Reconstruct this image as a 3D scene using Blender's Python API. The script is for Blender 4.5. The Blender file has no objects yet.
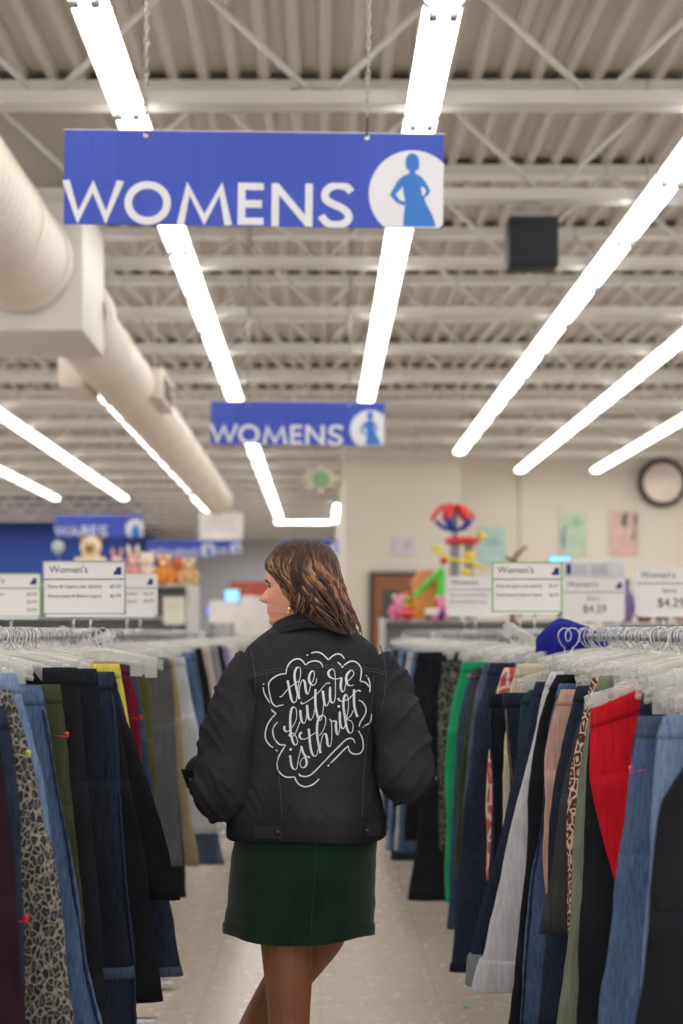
import bpy, bmesh, math, random
from mathutils import Vector, Matrix, noise
from mathutils.bvhtree import BVHTree

random.seed(7)
C = bpy.context.scene.collection
SC = bpy.context.scene
PI = math.pi
F, CX, CY, H = 1422.2, 321.0, 632.0, 1.43       # focal length in pixels, vanishing point, eye height


def at(px, py, Y):
    """the point of the room seen at a picture position, Y metres in front of the camera"""
    return Vector(((px - CX) * Y / F, Y, H - (py - CY) * Y / F))


# ------------------------------------------------------------------ materials
def lin(c):
    c = c / 255.0
    return c / 12.92 if c <= 0.04045 else ((c + 0.055) / 1.055) ** 2.4


def rgb(r, g, b):
    return (lin(r), lin(g), lin(b), 1.0)


class NT:
    def __init__(self, name):
        self.m = bpy.data.materials.new(name)
        self.m.use_nodes = True
        self.t = self.m.node_tree
        self.b = self.t.nodes['Principled BSDF']
        self.o = self.t.nodes['Material Output']

    def n(self, typ, **kw):
        nd = self.t.nodes.new(typ)
        for k, v in kw.items():
            if k in nd.inputs:
                nd.inputs[k].default_value = v
            else:
                setattr(nd, k, v)
        return nd

    def l(self, a, b):
        self.t.links.new(a, b)

    def ramp(self, fac, stops):
        r = self.n('ShaderNodeValToRGB')
        e = r.color_ramp.elements
        while len(e) < len(stops):
            e.new(0.5)
        for k, (p, c) in enumerate(stops):
            e[k].position = p
            e[k].color = c
        self.l(fac, r.inputs[0])
        return r.outputs[0]

    def coords(self, scale=(1, 1, 1)):
        tc = self.n('ShaderNodeTexCoord')
        mp = self.n('ShaderNodeMapping')
        mp.inputs['Scale'].default_value = scale
        self.l(tc.outputs['Object'], mp.inputs[0])
        return mp.outputs[0]

    def bump(self, h, strength, dist=0.002):
        bp = self.n('ShaderNodeBump', Strength=strength, Distance=dist)
        self.l(h, bp.inputs['Height'])
        self.l(bp.outputs[0], self.b.inputs['Normal'])


def mul(c, k):
    return (min(1, c[0] * k), min(1, c[1] * k), min(1, c[2] * k), 1)


def plain(name, c, rough=0.5, metal=0.0, var=0.12, scale=6.0, spec=0.4):
    t = NT(name)
    nz = t.n('ShaderNodeTexNoise', Scale=scale, Detail=4.0)
    t.l(t.coords(), nz.inputs['Vector'])
    t.l(t.ramp(nz.outputs[0], [(0.3, mul(c, 1 - var)), (0.7, mul(c, 1 + var))]), t.b.inputs['Base Color'])
    t.b.inputs['Roughness'].default_value = rough
    t.b.inputs['Metallic'].default_value = metal
    t.b.inputs['Specular IOR Level'].default_value = spec
    return t.m


def cloth(name, c, var=0.22, weave=600.0, streak=0.2, spec=0.12):
    """woven fabric: blotchy wear, vertical slubs and a fine weave bump"""
    t = NT(name)
    v = t.coords()
    big = t.n('ShaderNodeTexNoise', Scale=7.0, Detail=3.0)
    t.l(v, big.inputs['Vector'])
    slub = t.n('ShaderNodeTexNoise', Scale=1.0, Detail=3.0)
    t.l(t.coords((140, 140, 9)), slub.inputs['Vector'])
    c1 = t.ramp(big.outputs[0], [(0.3, mul(c, 1 - var)), (0.7, mul(c, 1 + var * 1.3))])
    mx = t.n('ShaderNodeMix', data_type='RGBA', blend_type='MULTIPLY')
    mx.inputs['Factor'].default_value = 1.0
    t.l(c1, mx.inputs['A'])
    t.l(t.ramp(slub.outputs[0], [(0.3, (1 - streak,) * 3 + (1,)), (0.7, (1 + streak * .4,) * 3 + (1,))]), mx.inputs['B'])
    t.l(mx.outputs['Result'], t.b.inputs['Base Color'])
    t.b.inputs['Roughness'].default_value = 0.88
    t.b.inputs['Specular IOR Level'].default_value = spec
    fine = t.n('ShaderNodeTexNoise', Scale=weave, Detail=1.0)
    t.l(v, fine.inputs['Vector'])
    folds = t.n('ShaderNodeTexNoise', Scale=1.0, Detail=3.0)
    t.l(t.coords((13, 13, 7)), folds.inputs['Vector'])
    add = t.n('ShaderNodeMath', operation='MULTIPLY_ADD')
    add.inputs[1].default_value = 14.0
    t.l(folds.outputs[0], add.inputs[0])
    t.l(fine.outputs[0], add.inputs[2])
    t.bump(add.outputs[0], 0.5, 0.0016)
    return t.m


def denim(name, c, fade=1.9):
    """denim with paler wear patches down the leg"""
    t = NT(name)
    v = t.coords()
    wear = t.n('ShaderNodeTexNoise', Scale=1.0, Detail=2.0)
    t.l(t.coords((9, 9, 2.2)), wear.inputs['Vector'])
    slub = t.n('ShaderNodeTexNoise', Scale=1.0, Detail=4.0)
    t.l(t.coords((220, 220, 30)), slub.inputs['Vector'])
    c1 = t.ramp(wear.outputs[0], [(0.32, mul(c, 0.75)), (0.55, c), (0.75, mul(c, fade))])
    mx = t.n('ShaderNodeMix', data_type='RGBA', blend_type='MULTIPLY')
    mx.inputs['Factor'].default_value = 1.0
    t.l(c1, mx.inputs['A'])
    t.l(t.ramp(slub.outputs[0], [(0.3, (.68, .68, .7, 1)), (0.7, (1.25, 1.25, 1.25, 1))]), mx.inputs['B'])
    t.l(mx.outputs['Result'], t.b.inputs['Base Color'])
    t.b.inputs['Roughness'].default_value = 0.9
    t.b.inputs['Specular IOR Level'].default_value = 0.1
    folds = t.n('ShaderNodeTexNoise', Scale=1.0, Detail=3.0)
    t.l(t.coords((15, 15, 8)), folds.inputs['Vector'])
    add = t.n('ShaderNodeMath', operation='MULTIPLY_ADD')
    add.inputs[1].default_value = 16.0
    t.l(folds.outputs[0], add.inputs[0])
    t.l(slub.outputs[0], add.inputs[2])
    t.bump(add.outputs[0], 0.5, 0.0016)
    return t.m


def spots(name, ground, spot, scale=26.0, third=None, stretch=(1, 1, .7)):
    """leopard or camouflage print"""
    t = NT(name)
    v = t.coords(stretch)
    d = t.n('ShaderNodeTexNoise', Scale=scale * .8, Detail=2.0)
    t.l(v, d.inputs['Vector'])
    mixv = t.n('ShaderNodeMix', data_type='RGBA')
    mixv.inputs['Factor'].default_value = 0.012
    t.l(v, mixv.inputs['A'])
    t.l(d.outputs['Color'], mixv.inputs['B'])
    vo = t.n('ShaderNodeTexVoronoi', Scale=scale)
    vo.feature = 'DISTANCE_TO_EDGE'
    t.l(mixv.outputs['Result'], vo.inputs['Vector'])
    stops = [(0.05, ground), (0.10, spot), (0.26, spot), (0.36, third or ground)]
    t.l(t.ramp(vo.outputs[0], stops), t.b.inputs['Base Color'])
    t.b.inputs['Roughness'].default_value = 0.9
    t.b.inputs['Specular IOR Level'].default_value = 0.1
    return t.m


def glow(name, c, s):
    t = NT(name)
    t.b.inputs['Base Color'].default_value = c
    t.b.inputs['Emission Color'].default_value = c
    t.b.inputs['Emission Strength'].default_value = s
    return t.m


def clear(name, c, opaque):
    t = NT(name)
    t.b.inputs['Base Color'].default_value = c
    t.b.inputs['Roughness'].default_value = 0.12
    t.b.inputs['Specular IOR Level'].default_value = 0.8
    tr = t.n('ShaderNodeBsdfTransparent')
    mx = t.n('ShaderNodeMixShader')
    fr = t.n('ShaderNodeLayerWeight', Blend=0.35)
    mp = t.n('ShaderNodeMapRange')
    mp.inputs['To Min'].default_value = opaque
    mp.inputs['To Max'].default_value = min(1, opaque + .4)
    t.l(fr.outputs['Facing'], mp.inputs['Value'])
    t.l(mp.outputs[0], mx.inputs[0])
    t.l(tr.outputs[0], mx.inputs[1])
    t.l(t.b.outputs[0], mx.inputs[2])
    t.l(mx.outputs[0], t.o.inputs[0])
    return t.m


# ------------------------------------------------------------------ mesh builder
class MB:
    """collects shapes; build() links them as one mesh object"""

    def __init__(self):
        self.v, self.f, self.flat = [], [], set()

    def add(self, vs, fs, flat=False):
        o = len(self.v)
        self.v += [tuple(p) for p in vs]
        for f in fs:
            if flat:
                self.flat.add(len(self.f))
            self.f.append(tuple(i + o for i in f))
        return self

    def box(self, lo, hi, bev=0.0):
        x0, y0, z0 = lo
        x1, y1, z1 = hi
        if bev <= 0:
            vs = [(x, y, z) for x in (x0, x1) for y in (y0, y1) for z in (z0, z1)]
            fs = [(0, 1, 3, 2), (4, 6, 7, 5), (0, 4, 5, 1), (2, 3, 7, 6), (0, 2, 6, 4), (1, 5, 7, 3)]
            return self.add(vs, fs, True)
        bm = bmesh.new()
        bmesh.ops.create_cube(bm, size=1)
        for w in bm.verts:
            w.co = Vector(((x0 + x1) / 2 + w.co.x * (x1 - x0), (y0 + y1) / 2 + w.co.y * (y1 - y0), (z0 + z1) / 2 + w.co.z * (z1 - z0)))
        bmesh.ops.bevel(bm, geom=bm.edges[:], offset=bev, segments=2, affect='EDGES', profile=0.5)
        return self.bm(bm)

    def bm(self, bm, flat=False):
        bm.verts.index_update()
        self.add([w.co for w in bm.verts], [[w.index for w in f.verts] for f in bm.faces], flat)
        bm.free()
        return self

    def ball(self, c, r, seg=16, rings=10):
        """ellipsoid"""
        if not hasattr(r, '__len__'):
            r = (r, r, r)
        vs, fs = [], []
        for j in range(rings + 1):
            a = PI * j / rings
            for i in range(seg):
                b = 2 * PI * i / seg
                vs.append((c[0] + r[0] * math.sin(a) * math.cos(b), c[1] + r[1] * math.sin(a) * math.sin(b), c[2] + r[2] * math.cos(a)))
        for j in range(rings):
            for i in range(seg):
                k = (i + 1) % seg
                fs.append((j * seg + i, (j + 1) * seg + i, (j + 1) * seg + k, j * seg + k))
        return self.add(vs, fs)

    def rings(self, rings, cap=True):
        """loft of closed rings with equal point counts"""
        n = len(rings[0])
        vs = [p for r in rings for p in r]
        fs = []
        for j in range(len(rings) - 1):
            for i in range(n):
                k = (i + 1) % n
                fs.append((j * n + i, j * n + k, (j + 1) * n + k, (j + 1) * n + i))
        if cap:
            fs.append(tuple(range(n - 1, -1, -1)))
            fs.append(tuple((len(rings) - 1) * n + i for i in range(n)))
        return self.add(vs, fs)

    def tube(self, pts, rad, n=10, cap=True, flat=1.0):
        """tapered tube along a path; flat squashes the section along its binormal"""
        pts = [Vector(p) for p in pts]
        if not hasattr(rad, '__len__'):
            rad = [rad] * len(pts)
        t0 = (pts[1] - pts[0]).normalized()
        up = Vector((0, 0, 1)) if abs(t0.z) < 0.9 else Vector((0, 1, 0))
        u = t0.cross(up).normalized()
        rs = []
        for k, p in enumerate(pts):
            a = pts[max(k - 1, 0)]
            b = pts[min(k + 1, len(pts) - 1)]
            t = (b - a).normalized()
            u = (u - t * u.dot(t)).normalized()
            w = t.cross(u)
            r = rad[k]
            rs.append([p + u * (r * math.cos(2 * PI * i / n)) + w * (r * flat * math.sin(2 * PI * i / n)) for i in range(n)])
        return self.rings(rs, cap)

    def poly(self, pts3):
        return self.add(pts3, [tuple(range(len(pts3)))], True)

    def prism(self, pts, y0, y1):
        """polygon in XZ extruded along Y"""
        n = len(pts)
        vs = [(x, y0, z) for x, z in pts] + [(x, y1, z) for x, z in pts]
        fs = [tuple(range(n)), tuple(range(2 * n - 1, n - 1, -1))] + [(i, i + n, (i + 1) % n + n, (i + 1) % n) for i in range(n)]
        return self.add(vs, fs, True)

    def mesh(self, name, m, smooth=True):
        me = bpy.data.meshes.new(name)
        me.from_pydata(self.v, [], self.f)
        bm = bmesh.new()
        bm.from_mesh(me)
        bmesh.ops.recalc_face_normals(bm, faces=bm.faces)
        bm.to_mesh(me)
        bm.free()
        me.polygons.foreach_set('use_smooth', [smooth and (i not in self.flat) for i in range(len(me.polygons))])
        me.materials.append(m)
        return me

    def build(self, name, m, parent=None, smooth=True):
        o = bpy.data.objects.new(name, self.mesh(name, m, smooth))
        C.objects.link(o)
        o.parent = parent
        return o


def tag(o, label=None, cat=None, group=None, kind=None):
    if label: o['label'] = label
    if cat: o['category'] = cat
    if group: o['group'] = group
    if kind: o['kind'] = kind
    return o


def empty(name, loc, label, cat, group=None, rot=(0, 0, 0)):
    o = bpy.data.objects.new(name, None)
    C.objects.link(o)
    o.location = loc
    o.rotation_euler = rot
    o.empty_display_size = 0.05
    return tag(o, label, cat, group)


def structure(o):
    o['kind'] = 'structure'
    return o


def copy_tree(o, parent=None):
    c = o.copy()
    C.objects.link(c)
    c.parent = parent
    for ch in list(o.children):
        copy_tree(ch, c)
    return c


def smooth_path(pts, k=6):
    """Catmull-Rom through tuples of any length"""
    out = []
    n = len(pts)
    for i in range(n - 1):
        p0, p1, p2, p3 = pts[max(i - 1, 0)], pts[i], pts[i + 1], pts[min(i + 2, n - 1)]
        for s in range(k):
            t = s / k
            out.append(tuple(0.5 * (2 * b + (c - a) * t + (2 * a - 5 * b + 4 * c - d) * t * t + (3 * b - a - 3 * c + d) * t ** 3)
                             for a, b, c, d in zip(p0, p1, p2, p3)))
    out.append(tuple(pts[-1]))
    return out


def ribbon(pts, w, miter=True):
    """2D stroke of given width(s): left and right border points"""
    if not hasattr(w, '__len__'):
        w = [w] * len(pts)
    L, R = [], []
    n = len(pts)
    for i in range(n):
        x, y = pts[i]
        a = pts[max(i - 1, 0)]
        b = pts[min(i + 1, n - 1)]
        d1 = Vector((x - a[0], y - a[1]))
        d2 = Vector((b[0] - x, b[1] - y))
        if d1.length < 1e-9: d1 = d2
        if d2.length < 1e-9: d2 = d1
        d1.normalize()
        d2.normalize()
        t = d1 + d2
        if t.length < 1e-6: t = d1
        t.normalize()
        nx, ny = -t.y, t.x
        k = 1.0 / max(0.28, (nx * -d1.y + ny * d1.x)) if miter else 1.0
        h = w[i] / 2 * k
        L.append((x + nx * h, y + ny * h))
        R.append((x - nx * h, y - ny * h))
    return L, R


def text_mesh(s, height, m, parent, name, x, y, z, align='LEFT', width=None):
    """lettering on a flat card facing the camera side (-Y); height is that of the capitals"""
    cu = bpy.data.curves.new('lettering', 'FONT')
    cu.body = s
    cu.size = height / 0.72
    cu.align_x = align
    cu.resolution_u = 3
    tmp = bpy.data.objects.new('lettering', cu)
    C.objects.link(tmp)
    dg = bpy.context.evaluated_depsgraph_get()
    me = bpy.data.meshes.new_from_object(tmp.evaluated_get(dg))
    bpy.data.objects.remove(tmp)
    bpy.data.curves.remove(cu)
    k = 1.0
    if width and len(me.vertices):
        xs = [v.co.x for v in me.vertices]
        k = width / max(1e-6, max(xs) - min(xs))
    for v in me.vertices:
        v.co = Vector((v.co.x * k, 0, v.co.y))
    me.materials.clear()
    me.materials.append(m)
    o = bpy.data.objects.new(name, me)
    C.objects.link(o)
    o.location = (x, y, z)
    o.parent = parent
    return o


# ------------------------------------------------------------------ palette
M = {}
M['paint'] = plain('grey white ceiling paint', rgb(204, 197, 188), 0.6, var=0.05, scale=1.5)
M['deck'] = plain('roof deck paint', rgb(186, 178, 168), 0.7, var=0.07, scale=1.2)
M['joist'] = plain('joist paint', rgb(214, 210, 205), 0.5, var=0.05, scale=2)
M['dark'] = plain('dark shade strip and baseboard', rgb(52, 48, 46), 0.9)  # baseboards, and the strips that paint shade above the joists
M['black'] = plain('black plastic', rgb(30, 31, 35), 0.55)
M['grille'] = plain('speaker grille', rgb(40, 42, 50), 0.8)
M['duct'] = plain('duct paint', rgb(222, 212, 200), 0.45, var=0.05, scale=1.5)
M['ductbox'] = plain('duct box paint', rgb(218, 213, 206), 0.5, var=0.04, scale=1.5)
M['cream'] = plain('cream wall paint', rgb(218, 211, 198), 0.8, var=0.03, scale=0.6)
M['grey_wall'] = plain('grey wall paint', rgb(190, 190, 192), 0.8, var=0.03, scale=0.6)
M['blue_wall'] = plain('deep blue wall paint', rgb(20, 48, 118), 0.7, var=0.06, scale=0.6)
M['sign_white'] = plain('white vinyl', rgb(234, 234, 240), 0.5, var=0.02)
M['sign_fig'] = plain('mid blue vinyl', rgb(58, 122, 208), 0.5, var=0.02)
M['card'] = plain('white card', rgb(236, 232, 230), 0.5, var=0.02)
M['ink'] = plain('grey black ink', rgb(58, 58, 66), 0.6)
M['navy_ink'] = plain('navy ink', rgb(34, 44, 110), 0.6)
M['steel'] = plain('chromed steel', rgb(205, 207, 210), 0.25, metal=0.85, var=0.05)
M['green_frame'] = plain('green frame', rgb(112, 178, 84), 0.4)
M['frame_grey'] = plain('grey frame', rgb(150, 160, 168), 0.35, metal=0.3)
M['clear'] = clear('clear plastic', (.88, .86, .81, 1), 0.22)
M['clip'] = clear('clip plastic', (.80, .81, .80, 1), 0.40)
M['wood'] = plain('brown door wood', rgb(140, 88, 58), 0.5, var=0.2, scale=3)
M['wood_dark'] = plain('dark door frame', rgb(58, 48, 42), 0.5)
M['glass_dark'] = plain('dark door glass', rgb(70, 76, 72), 0.15)
M['lamp_white'] = plain('lamp housing white', rgb(225, 224, 222), 0.4, var=0.02)
M['tube'] = glow('fluorescent lamp', (1.0, .985, .95, 1), 7.0)
M['rail'] = plain('rail steel', rgb(132, 134, 138), 0.35, metal=0.8, var=0.05)
M['chain'] = plain('zinc chain', rgb(176, 174, 168), 0.35, metal=0.7)


def blue_board():
    """blue vinyl with a faint grid of bill shapes printed in it"""
    t = NT('blue sign board')
    v = t.coords((1, 1, 1))
    sp = t.n('ShaderNodeSeparateXYZ')
    t.l(v, sp.inputs[0])
    cb = t.n('ShaderNodeCombineXYZ')
    t.l(sp.outputs['X'], cb.inputs['X'])
    t.l(sp.outputs['Z'], cb.inputs['Y'])
    br = t.n('ShaderNodeTexBrick', Scale=9.0)
    br.offset = 0.0
    br.inputs['Color1'].default_value = rgb(74, 94, 196)
    br.inputs['Color2'].default_value = rgb(70, 90, 190)
    br.inputs['Mortar'].default_value = rgb(70, 88, 190)
    br.inputs['Mortar Size'].default_value = 0.03
    br.inputs['Brick Width'].default_value = 1.0
    br.inputs['Row Height'].default_value = 2.0
    t.l(cb.outputs[0], br.inputs['Vector'])
    t.l(br.outputs[0], t.b.inputs['Base Color'])
    t.b.inputs['Roughness'].default_value = 0.55
    t.b.inputs['Specular IOR Level'].default_value = 0.25
    return t.m


M['board'] = blue_board()


def floor_mat():
    t = NT('waxed vinyl floor tile')
    v = t.coords()
    br = t.n('ShaderNodeTexBrick', Scale=1.0)
    br.offset = 0.0
    c = rgb(205, 192, 178)
    br.inputs['Color1'].default_value = mul(c, 1.0)
    br.inputs['Color2'].default_value = mul(c, .97)
    br.inputs['Mortar'].default_value = mul(c, .86)
    br.inputs['Mortar Size'].default_value = 0.006
    br.inputs['Brick Width'].default_value = 0.457
    br.inputs['Row Height'].default_value = 0.457
    t.l(v, br.inputs['Vector'])
    nz = t.n('ShaderNodeTexNoise', Scale=9.0, Detail=6.0)
    t.l(v, nz.inputs['Vector'])
    mx = t.n('ShaderNodeMix', data_type='RGBA', blend_type='MULTIPLY')
    mx.inputs['Factor'].default_value = 1.0
    t.l(br.outputs[0], mx.inputs['A'])
    t.l(t.ramp(nz.outputs[0], [(0.3, (.97, .97, .97, 1)), (0.7, (1.02, 1.02, 1.02, 1))]), mx.inputs['B'])
    t.l(mx.outputs['Result'], t.b.inputs['Base Color'])
    n2 = t.n('ShaderNodeTexNoise', Scale=22.0, Detail=4.0)
    t.l(v, n2.inputs['Vector'])
    r = t.n('ShaderNodeMapRange')
    r.inputs['To Min'].default_value = 0.20
    r.inputs['To Max'].default_value = 0.32
    t.l(n2.outputs[0], r.inputs['Value'])
    t.l(r.outputs[0], t.b.inputs['Roughness'])
    t.b.inputs['Specular IOR Level'].default_value = 0.4
    return t.m


M['floor'] = floor_mat()

# ================================================================== the setting
fl = MB().add([(-13, -3, 0), (13, -3, 0), (13, 46, 0), (-13, 46, 0)], [(0, 1, 2, 3)], True).build('floor', M['floor'])
structure(fl)
HB, HT = H + 2.85, H + 3.64             # underside of the joists, underside of the roof deck

# corrugated roof deck: ribs run away from the camera
prof = []
k = 0
x = -13.0
while x < 13.0:
    prof += [(x, HT), (x + .050, HT), (x + .075, HT + .060), (x + .175, HT + .060)]
    x += .2
vs, fs = [], []
for px_, pz_ in prof:
    vs += [(px_, -3, pz_), (px_, 46, pz_)]
for i in range(len(prof) - 1):
    fs.append((2 * i, 2 * i + 1, 2 * i + 3, 2 * i + 2))
structure(MB().add(vs, fs, True).build('ceiling', M['deck']))

structure(MB().box((2.3, 25, 0), (13, 25.2, HT + .1)).build('wall_right_back', M['cream']))
structure(MB().box((.40, 23.5, 0), (2.31, 46, HT + .1)).build('wall_block', M['cream']))
structure(MB().box((-13, 46, 0), (.40, 46.2, HT + .1)).build('wall_far', M['grey_wall']))
structure(MB().box((-13, 38, 0), (-5.1, 45.98, HT + .1)).build('wall_blue', M['blue_wall']))


def joist_mesh(x0, x1):
    b = MB()
    for dy in (-.035, .035):                                  # a pair of angles with a gap: bottom chord
        b.box((x0, dy - .03, HB), (x1, dy + .03, HB + .014))
        b.box((x0, dy - .012 + (.022 if dy > 0 else -.022), HB), (x1, dy + .012 + (.022 if dy > 0 else -.022), HB + .075))
    b.box((x0, -.075, HT - .085), (x1, .075, HT - .001))
    p = 1.5
    x = x0 + .15
    while x + p < x1:
        for a, c in (((x, HT - .05), (x + p / 2, HB + .03)), ((x + p / 2, HB + .03), (x + p, HT - .05))):
            b.tube([(a[0], 0, a[1]), (c[0], 0, c[1])], .019, 6)
        x += p
    return b


jm_full = joist_mesh(-12.9, 12.9).mesh('ceiling_joist', M['joist'])
jm_part = joist_mesh(-12.9, .38).mesh('ceiling_joist', M['joist'])
cm = MB().box((-12.9, -.02, HT), (12.9, .02, HT + .050)).mesh('ceiling_shade_strip', M['dark'])  # dark strip painting in the shade of the deck flutes
Y = -.76
while Y < 45:
    o = bpy.data.objects.new('ceiling_joist', jm_full if Y < 23.4 else jm_part)
    C.objects.link(o)
    o.location = (0, Y, 0)
    structure(o)
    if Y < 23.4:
        q = bpy.data.objects.new('trim_shade_strip', cm)
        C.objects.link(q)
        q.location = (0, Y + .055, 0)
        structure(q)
    Y += 1.7

# door in the cream block, with its frame
d = MB().box((.80, 23.40, 0), (1.62, 23.50, 2.42)).build('door_1', M['wood_dark'])
structure(d)
MB().box((.86, 23.37, .02), (1.56, 23.41, 2.36)).build('door_leaf', M['wood'], d)
MB().box((1.02, 23.355, 1.28), (1.26, 23.372, 2.12)).build('door_glass', M['glass_dark'], d)
MB().tube([(1.47, 23.36, 1.05), (1.47, 23.30, 1.05), (1.36, 23.30, 1.05)], .014, 8).build('door_handle', M['steel'], d)
structure(MB().tube([(3.5, 24.97, 1.0), (3.5, 24.97, HT)], .02, 8).build('trim_conduit', M['cream']))
structure(MB().box((-13, 37.96, 0), (-5.1, 38, .12)).build('baseboard_left', M['dark']))
structure(MB().box((2.31, 24.97, 0), (13, 25, .12)).build('baseboard_right', M['dark']))
structure(MB().tube(smooth_path([(-.2, 9.2, HT - .13), (1.2, 9.2, HT - .17), (2.6, 9.2, HT - .21), (4.0, 9.2, HT - .18), (6, 9.2, HT - .16), (9, 9.2, HT - .13)], 5), .009, 6)
          .build('trim_cable', plain('red brown cable', rgb(150, 96, 84), .6)))

# ================================================================== fluorescent rows
HL = H + 2.8
SEG = 1.35


def light_row(X, Y0, Y1, label, across=False):
    if across:
        t = empty('fluorescent_light_row', (Y0, X, HL), label, 'ceiling light', 'fluorescent light rows', (0, 0, -PI / 2))
    else:
        t = empty('fluorescent_light_row', (X, Y0, HL), label, 'ceiling light', 'fluorescent light rows')
    L = Y1 - Y0
    n = max(1, round(L / SEG))
    s = L / n
    MB().box((-.05, 0, .012), (.05, L, .05)).build('channel', M['lamp_white'], t)
    pan = MB()
    pan.add([(-.070, 0, -.004), (-.05, 0, .012), (.05, 0, .012), (.070, 0, -.004),
             (-.070, L, -.004), (-.05, L, .012), (.05, L, .012), (.070, L, -.004)],
            [(0, 1, 5, 4), (1, 2, 6, 5), (2, 3, 7, 6)], True)
    pan.build('reflector', M['lamp_white'], t)
    lens = [(.088 * math.cos(2 * PI * k / 20), -.030 + .040 * math.sin(2 * PI * k / 20)) for k in range(20)]
    lm = MB().rings([[(x * q, y, -.03 + (z + .03) * q) for x, z in lens] for y, q in ((.044, .8), (.05, 1), (s - .05, 1), (s - .044, .8))]).mesh('lamp_lens', M['tube'])
    pm = MB().box((-.082, -.029, -.040), (.082, .029, .010), .006).box((-.064, -.030, -.100), (-.026, .030, -.036), .006).box((.026, -.030, -.100), (.064, .030, -.036), .006).mesh('lamp_socket', M['frame_grey'])
    hm_ = MB().tube([(0, 0, .05), (0, 0, HT - HL + .02)], .004, 5).mesh('hanger_rod', M['chain'])
    for i in range(n):
        for nm, me, y in (('lamp_lens', lm, i * s), ('lamp_socket', pm, (i + 1) * s), ('hanger_rod', hm_, (i + .5) * s)):
            o = bpy.data.objects.new(nm, me)
            C.objects.link(o)
            o.parent = t
            o.location = (0, y, 0)
    return t


light_row(-5.5, -2, 29.5, 'bright fluorescent light row at far left, leftmost of the ceiling rows')
light_row(-4.08, -2, 29.5, 'bright fluorescent light row second from the left, ending above the blue wall')
light_row(-2.53, -2, 28.0, 'bright fluorescent light row just left of the round duct')
light_row(-2.58, 29.3, 34.3, 'short fluorescent light row beyond the end of the round duct')
light_row(-1.02, -2, 34.6, 'long fluorescent light row passing behind the W of the large womens sign')
light_row(.54, -2, 17.3, 'fluorescent light row passing behind the figure end of the large womens sign')
light_row(2.13, -2, 21.9, 'fluorescent light row right of the black speaker, ending above the cream wall')
light_row(3.41, -2, 24.4, 'fluorescent light row second from the right, above the wall posters')
light_row(4.71, -2, 24.4, 'fluorescent light row at far right, ending left of the round mirror')
light_row(35.9, -1.2, .30, 'short fluorescent light row running crosswise at the far end of the ceiling', True)
light_row(.37, 31.2, 35.6, 'short fluorescent light stub at the far end beside the cream wall block')

# ================================================================== duct, plenum box, speaker
R_D = .32
dx, dz = -1.93, H + 2.39
b = MB()
npt = 36
rs = []
yy = -2.5
while yy < 9.16:                                                # spiral seams
    for q, rr in ((0, R_D), (.085, R_D), (.09, R_D + .004), (.1, R_D + .004), (.105, R_D)):
        rs.append([(dx + rr * math.cos(2 * PI * i / npt), yy + q, dz + rr * math.sin(2 * PI * i / npt)) for i in range(npt)])
    yy += .11
b.rings(rs)
t = empty('air_duct', (0, 0, 0), 'round cream spiral duct at upper left running into the plenum box', 'duct')
b.build('duct_pipe', M['duct'], t)
for y0, y1, rr in ((8.2, 8.27, .332), (9.0, 9.19, .338)):
    c = MB().rings([[(dx + rr * math.cos(2 * PI * i / npt), y, dz + rr * math.sin(2 * PI * i / npt)) for i in range(npt)] for y in (y0, y1)])
    c.build('duct_collar', M['duct'], t)
c = MB()
for y0, y1, rr in ((8.275, 8.29, .326),):
    c.rings([[(dx + rr * math.cos(2 * PI * i / npt), y, dz + rr * math.sin(2 * PI * i / npt)) for i in range(npt)] for y in (y0, y1)])
c.build('duct_joint', plain('dusty joint', rgb(120, 108, 98), .9), t)

for yq in (2.5, 5.5, 8.0):
    MB().box((dx - .012, yq, dz + .31), (dx + .012, yq + .03, HT - .01)).build('hanger_strap', M['duct'], t)
t = empty('plenum_box', (0, 0, 0), 'white sheet metal duct box hanging under the joists at upper left', 'duct box')
MB().box((-2.42, 9.2, H + 1.95), (-1.54, 10.1, H + 2.80), .012).build('box_body', M['ductbox'], t)
MB().box((-2.30, 9.56, H + 2.80), (-1.66, 10.02, HT - .01)).build('riser', plain('riser paint', rgb(176, 168, 160), .6, var=.03), t)

t = empty('air_duct', (0, 0, 0), 'smaller round cream duct running away from the back of the plenum box', 'duct')
X0, Z0, r2 = -1.78, H + 2.27, .255
rs = []
yy = 10.1
while yy < 23.4:
    for q, rr in ((0, r2), (1.38, r2), (1.385, r2 + .005), (1.42, r2 + .005), (1.425, r2)):
        rs.append([(X0 + rr * math.cos(2 * PI * i / npt), yy + q, Z0 + rr * math.sin(2 * PI * i / npt)) for i in range(npt)])
    yy += 1.43
MB().rings(rs).build('duct_pipe', M['duct'], t)
MB().rings([[(X0 + rr * math.cos(2 * PI * i / npt), y, Z0 + rr * math.sin(2 * PI * i / npt)) for i in range(npt)] for y, rr in ((10.1, .30), (10.3, .30), (10.5, r2 + .002))]).build('duct_collar', M['duct'], t)
for yq in (11.2, 15.2, 19.2, 22.6):
    MB().box((X0 - .012, yq, Z0 + .25), (X0 + .012, yq + .03, HT - .01)).build('hanger_strap', M['duct'], t)
# side register
g = MB().box((X0 + .235, 13.0, Z0 - .13), (X0 + .33, 13.95, Z0 + .15), .01).build('register', M['duct'], t)
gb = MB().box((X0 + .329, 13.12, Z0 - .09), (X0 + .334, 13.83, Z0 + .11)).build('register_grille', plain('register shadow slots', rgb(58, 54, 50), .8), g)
sl = MB()
for i in range(4):
    sl.box((X0 + .333, 13.12, Z0 - .055 + i * .045), (X0 + .345, 13.83, Z0 - .050 + i * .045))
sl.build('register_slats', M['duct'], g)
# boot on the left side
MB().box((X0 - .42, 11.9, Z0 - .22), (X0 - .2, 12.7, Z0 + .05), .02).build('side_boot', M['duct'], t)

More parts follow.
